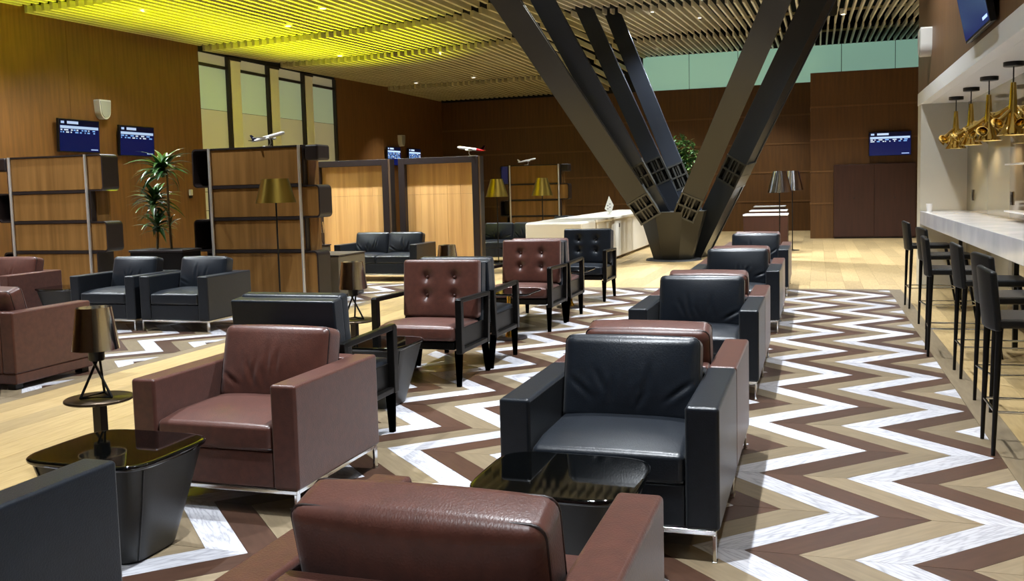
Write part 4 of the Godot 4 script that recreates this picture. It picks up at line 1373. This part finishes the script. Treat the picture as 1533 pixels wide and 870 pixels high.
	for e in [[Vector3(-0.10, 0.12, 0), Vector3(0.01, 0.02, 0)], [Vector3(0.05, 0.04, 0), Vector3(0.10, 0.2, 0)], [Vector3(0.10, 0.2, 0), Vector3(0.0, 0.40, 0)], [Vector3(0.0, 0.40, 0), Vector3(-0.10, 0.12, 0)]]:
		var o := Vector3(0, 0, 0.004)
		fb.flat([e[0] - o, e[1] - o, e[1] + o, e[0] + o])
	obj("card", fb, M.paper, flag)
	var mk := B.new()
	for k in 4: mk.box(Vector3(-0.03 + (k % 2) * 0.05, 0.12 + k * 0.035, 0.006), Vector3(0.035, 0.018, 0.002))
	obj("print", mk, M.ink, flag)
	var fs := B.new(); fs.cyl(Vector3.ZERO, Vector3(0, 0.36, -0.008), 0.004, 0.004, 6); fs.cyl(Vector3.ZERO, Vector3(0, 0.01, 0), 0.05, 0.05, 16)
	obj("stand", fs, M.chrome, flag)
	# ------------------------------------------------------------ far right: desks, cabinet, screens, speakers
	for c in [[-20.7, -1.49, -0.58, "nearest"], [-23.8, -1.56, -0.68, "middle"], [-28.0, -1.72, -0.85, "farthest"]]:
		var o := thing("console_desk", "brown box desk with a pale top, %s of the three beyond the aisle row" % c[3], "desk", Vector3((c[1] + c[2]) * 0.5, 0, c[0]), 0.0, "brown desks at the far end")
		var hw: float = (c[2] - c[1]) * 0.5
		obj("front_panel", span(-hw, hw, 0.02, 0.80, -0.05, 0.0, 0.004), M.cabinet, o)
		obj("side_panel", span(hw - 0.05, hw, 0.02, 0.80, -0.8, -0.05, 0.004), M.cabinet, o)
		obj("side_panel", span(-hw, -hw + 0.05, 0.02, 0.80, -0.8, -0.05, 0.004), M.cabinet, o)
		obj("desk_top", span(-hw - 0.01, hw + 0.01, 0.80, 0.83, -0.82, 0.01, 0.006), M.white_gloss, o)
		obj("modesty_panel", span(-hw + 0.05, hw - 0.05, 0.25, 0.80, -0.55, -0.52), M.cabinet, o)
	var cb := thing("cabinet", "wide brown two-door cabinet below the far right screen", "cabinet", Vector3(1.42, 0, -26.06))
	obj("body", span(-0.99, 0.99, 0.03, 1.92, -0.02, 0.10, 0.004), M.cabinet, cb)
	obj("plinth", span(-0.97, 0.97, 0.0, 0.04, -0.02, 0.08), M.frame_dark, cb)
	for s in [-1, 1]:
		var dr := obj("door", span(0.004 * s, 0.985 * s, 0.05, 1.905, 0.10, 0.125, 0.003), M.cabinet, cb)
		var kb := B.new(); kb.lathe([Vector2(0, 0), Vector2(0.02, 0), Vector2(0.02, 0.02), Vector2(0, 0.022)], 16, Transform3D(Basis(Vector3.RIGHT, PI / 2), Vector3(s * 0.49, 1.05, 0.125)))
		obj("knob", kb, M.frame_dark, dr)
	make_screen("wall screen with a blue departures board above the brown cabinet", Vector3(1.79, 2.42, -25.98), Basis.IDENTITY, 1.02, 0.62, 4, 1.1, 2)
	var facing := Basis(Vector3.UP, PI / 2)
	make_screen("wall screen left of the pair above the left shelf divider", Vector3(-12.2, 2.62, -13.36), facing * Basis(Vector3.RIGHT, 0.04), 0.96, 0.57, 6, 0.9, 2)
	make_screen("wall screen right of the pair above the left shelf divider, near the plant", Vector3(-12.2, 2.59, -14.82), facing * Basis(Vector3.RIGHT, 0.04), 0.96, 0.57, 8, 0.9, 2)
	make_screen("far wall screen left of the pair above the partitions", Vector3(-12.2, 2.60, -26.2), facing, 0.96, 0.57, 10, 1.3, 5)
	make_screen("far wall screen right of the pair above the partitions", Vector3(-12.2, 2.60, -27.75), facing, 0.96, 0.57, 12, 1.3, 5)
	make_screen("tilted wall screen high on the bulkhead over the bar", Vector3(1.22, 3.06, -8.85), Basis(Vector3.UP, -PI / 2) * Basis(Vector3.RIGHT, 0.2), 1.26, 0.72, 14, 1.6, 2)
	make_speaker("pale wall speaker above the pair of screens on the left wall", Vector3(-12.21, 3.13, -14.0), PI / 2)
	make_speaker("pale wall speaker far along the left wall above the partitions", Vector3(-12.21, 3.10, -26.85), PI / 2)
	make_speaker("pale wall speaker on the bulkhead at the far end of the bar", Vector3(1.26, 3.19, -12.85), -PI / 2)
	var sensor := thing("wall_sensor", "small white sensor box on the left wall beside the window", "sensor", Vector3(-12.3, 1.6, -16.44))
	obj("case", span(0.0, 0.05, -0.05, 0.07, -0.04, 0.04, 0.01), M.plastic_white, sensor)
	obj("reader", span(0.0, 0.04, -0.11, -0.052, -0.035, 0.035, 0.008), M.black_metal, sensor)
	# ------------------------------------------------------------ the bar
	var bar := thing("bar_counter", "long white stone bar counter along the right wall", "counter")
	for c in [[-13.93, -10.6], [-10.6, -7.2], [-7.2, -3.8], [-3.8, -0.4], [-0.4, 3.0]]:
		obj("stone_slab", span(1.35, 1.93, 0.885, 1.062, c[0] + 0.0008, c[1] - 0.0008, 0.004), M.stone, bar)
	for z in [-12.3, -9.0, -5.5, -2.0, 1.5]:
		obj("support_frame", span(1.62, 1.66, 0.0, 0.885, z - 0.02, z + 0.02), M.black_metal, bar)
	var order := ["nearest black bar stool at the counter", "second black bar stool from the camera", "third black bar stool from the camera", "fourth black bar stool from the camera", "fifth black bar stool from the camera, second from the far end", "farthest black bar stool by the end wall of the bar"]
	var sp := [[0.91, -5.69], [1.04, -6.72], [1.03, -7.79], [0.91, -8.71], [1.03, -10.3], [1.02, -11.88]]
	var stool: Node3D
	for k in 6:
		if k == 0: stool = make_stool(order[0], Vector3(sp[0][0], 0, sp[0][1]))
		else: dup(stool, order[k], Vector3(sp[k][0], 0, sp[k][1]), [0.0, 0.12, 0.0, -0.06, 0.1, 0.05][k])
	var pn := ["farthest gold trumpet pendant over the bar", "second gold trumpet pendant from the far end", "third gold trumpet pendant from the far end", "fourth gold trumpet pendant from the far end, at the right edge"]
	var pz := [-12.98, -11.78, -10.62, -9.38]
	var pend: Node3D
	for k in 4:
		if k == 0: pend = make_pendant(pn[0], Vector3(1.66, 2.51, pz[0]), 0.0)
		else: dup(pend, pn[k], Vector3(1.66, 2.51, pz[k]), k * 0.7)
	for z in [-8.15, -6.95, -5.7, -4.5, -3.3, -2.1, -0.9]:
		dup(pend, "gold trumpet pendant of the row that goes on over the bar beyond the right edge", Vector3(1.66, 2.51, z), z)
	for c in [[-13.4, "left"], [-10.85, "right"]]:
		var o := thing("wall_socket", "small dark socket plate on the panel behind the bar, %s of the two" % c[1], "socket", Vector3(1.93, 1.275, c[0]))
		obj("plate", span(-0.012, 0.0, -0.07, 0.07, -0.05, 0.05, 0.003), M.bronze, o)
		obj("insert", span(-0.016, -0.012, -0.04, 0.04, -0.03, 0.03, 0.001), M.frame_dark, o)
	for y in [1.16, 1.62]:
		var o := thing("glass_shelf", "thin glass shelf behind the bar, %s of the two" % ("lower" if y < 1.3 else "upper"), "shelf", Vector3(1.85, y, -8.6))
		obj("board", bx(Vector3.ZERO, Vector3(0.15, 0.014, 3.6), 0.003), M.white_gloss, o)
		for z in [-1.2, 0.0, 1.2]: obj("bracket", bx(Vector3(0.03, -0.02, z), Vector3(0.09, 0.02, 0.02)), M.chrome, o)
	var cup := thing("cup", "small white cup at the far end of the bar", "cup", Vector3(1.42, 1.062, -13.5))
	var cu := B.new()
	cu.lathe([Vector2(0, 0), Vector2(0.03, 0), Vector2(0.042, 0.11), Vector2(0.039, 0.11), Vector2(0.028, 0.006), Vector2(0, 0.006)], 24)
	obj("vessel", cu, M.white_gloss, cup)
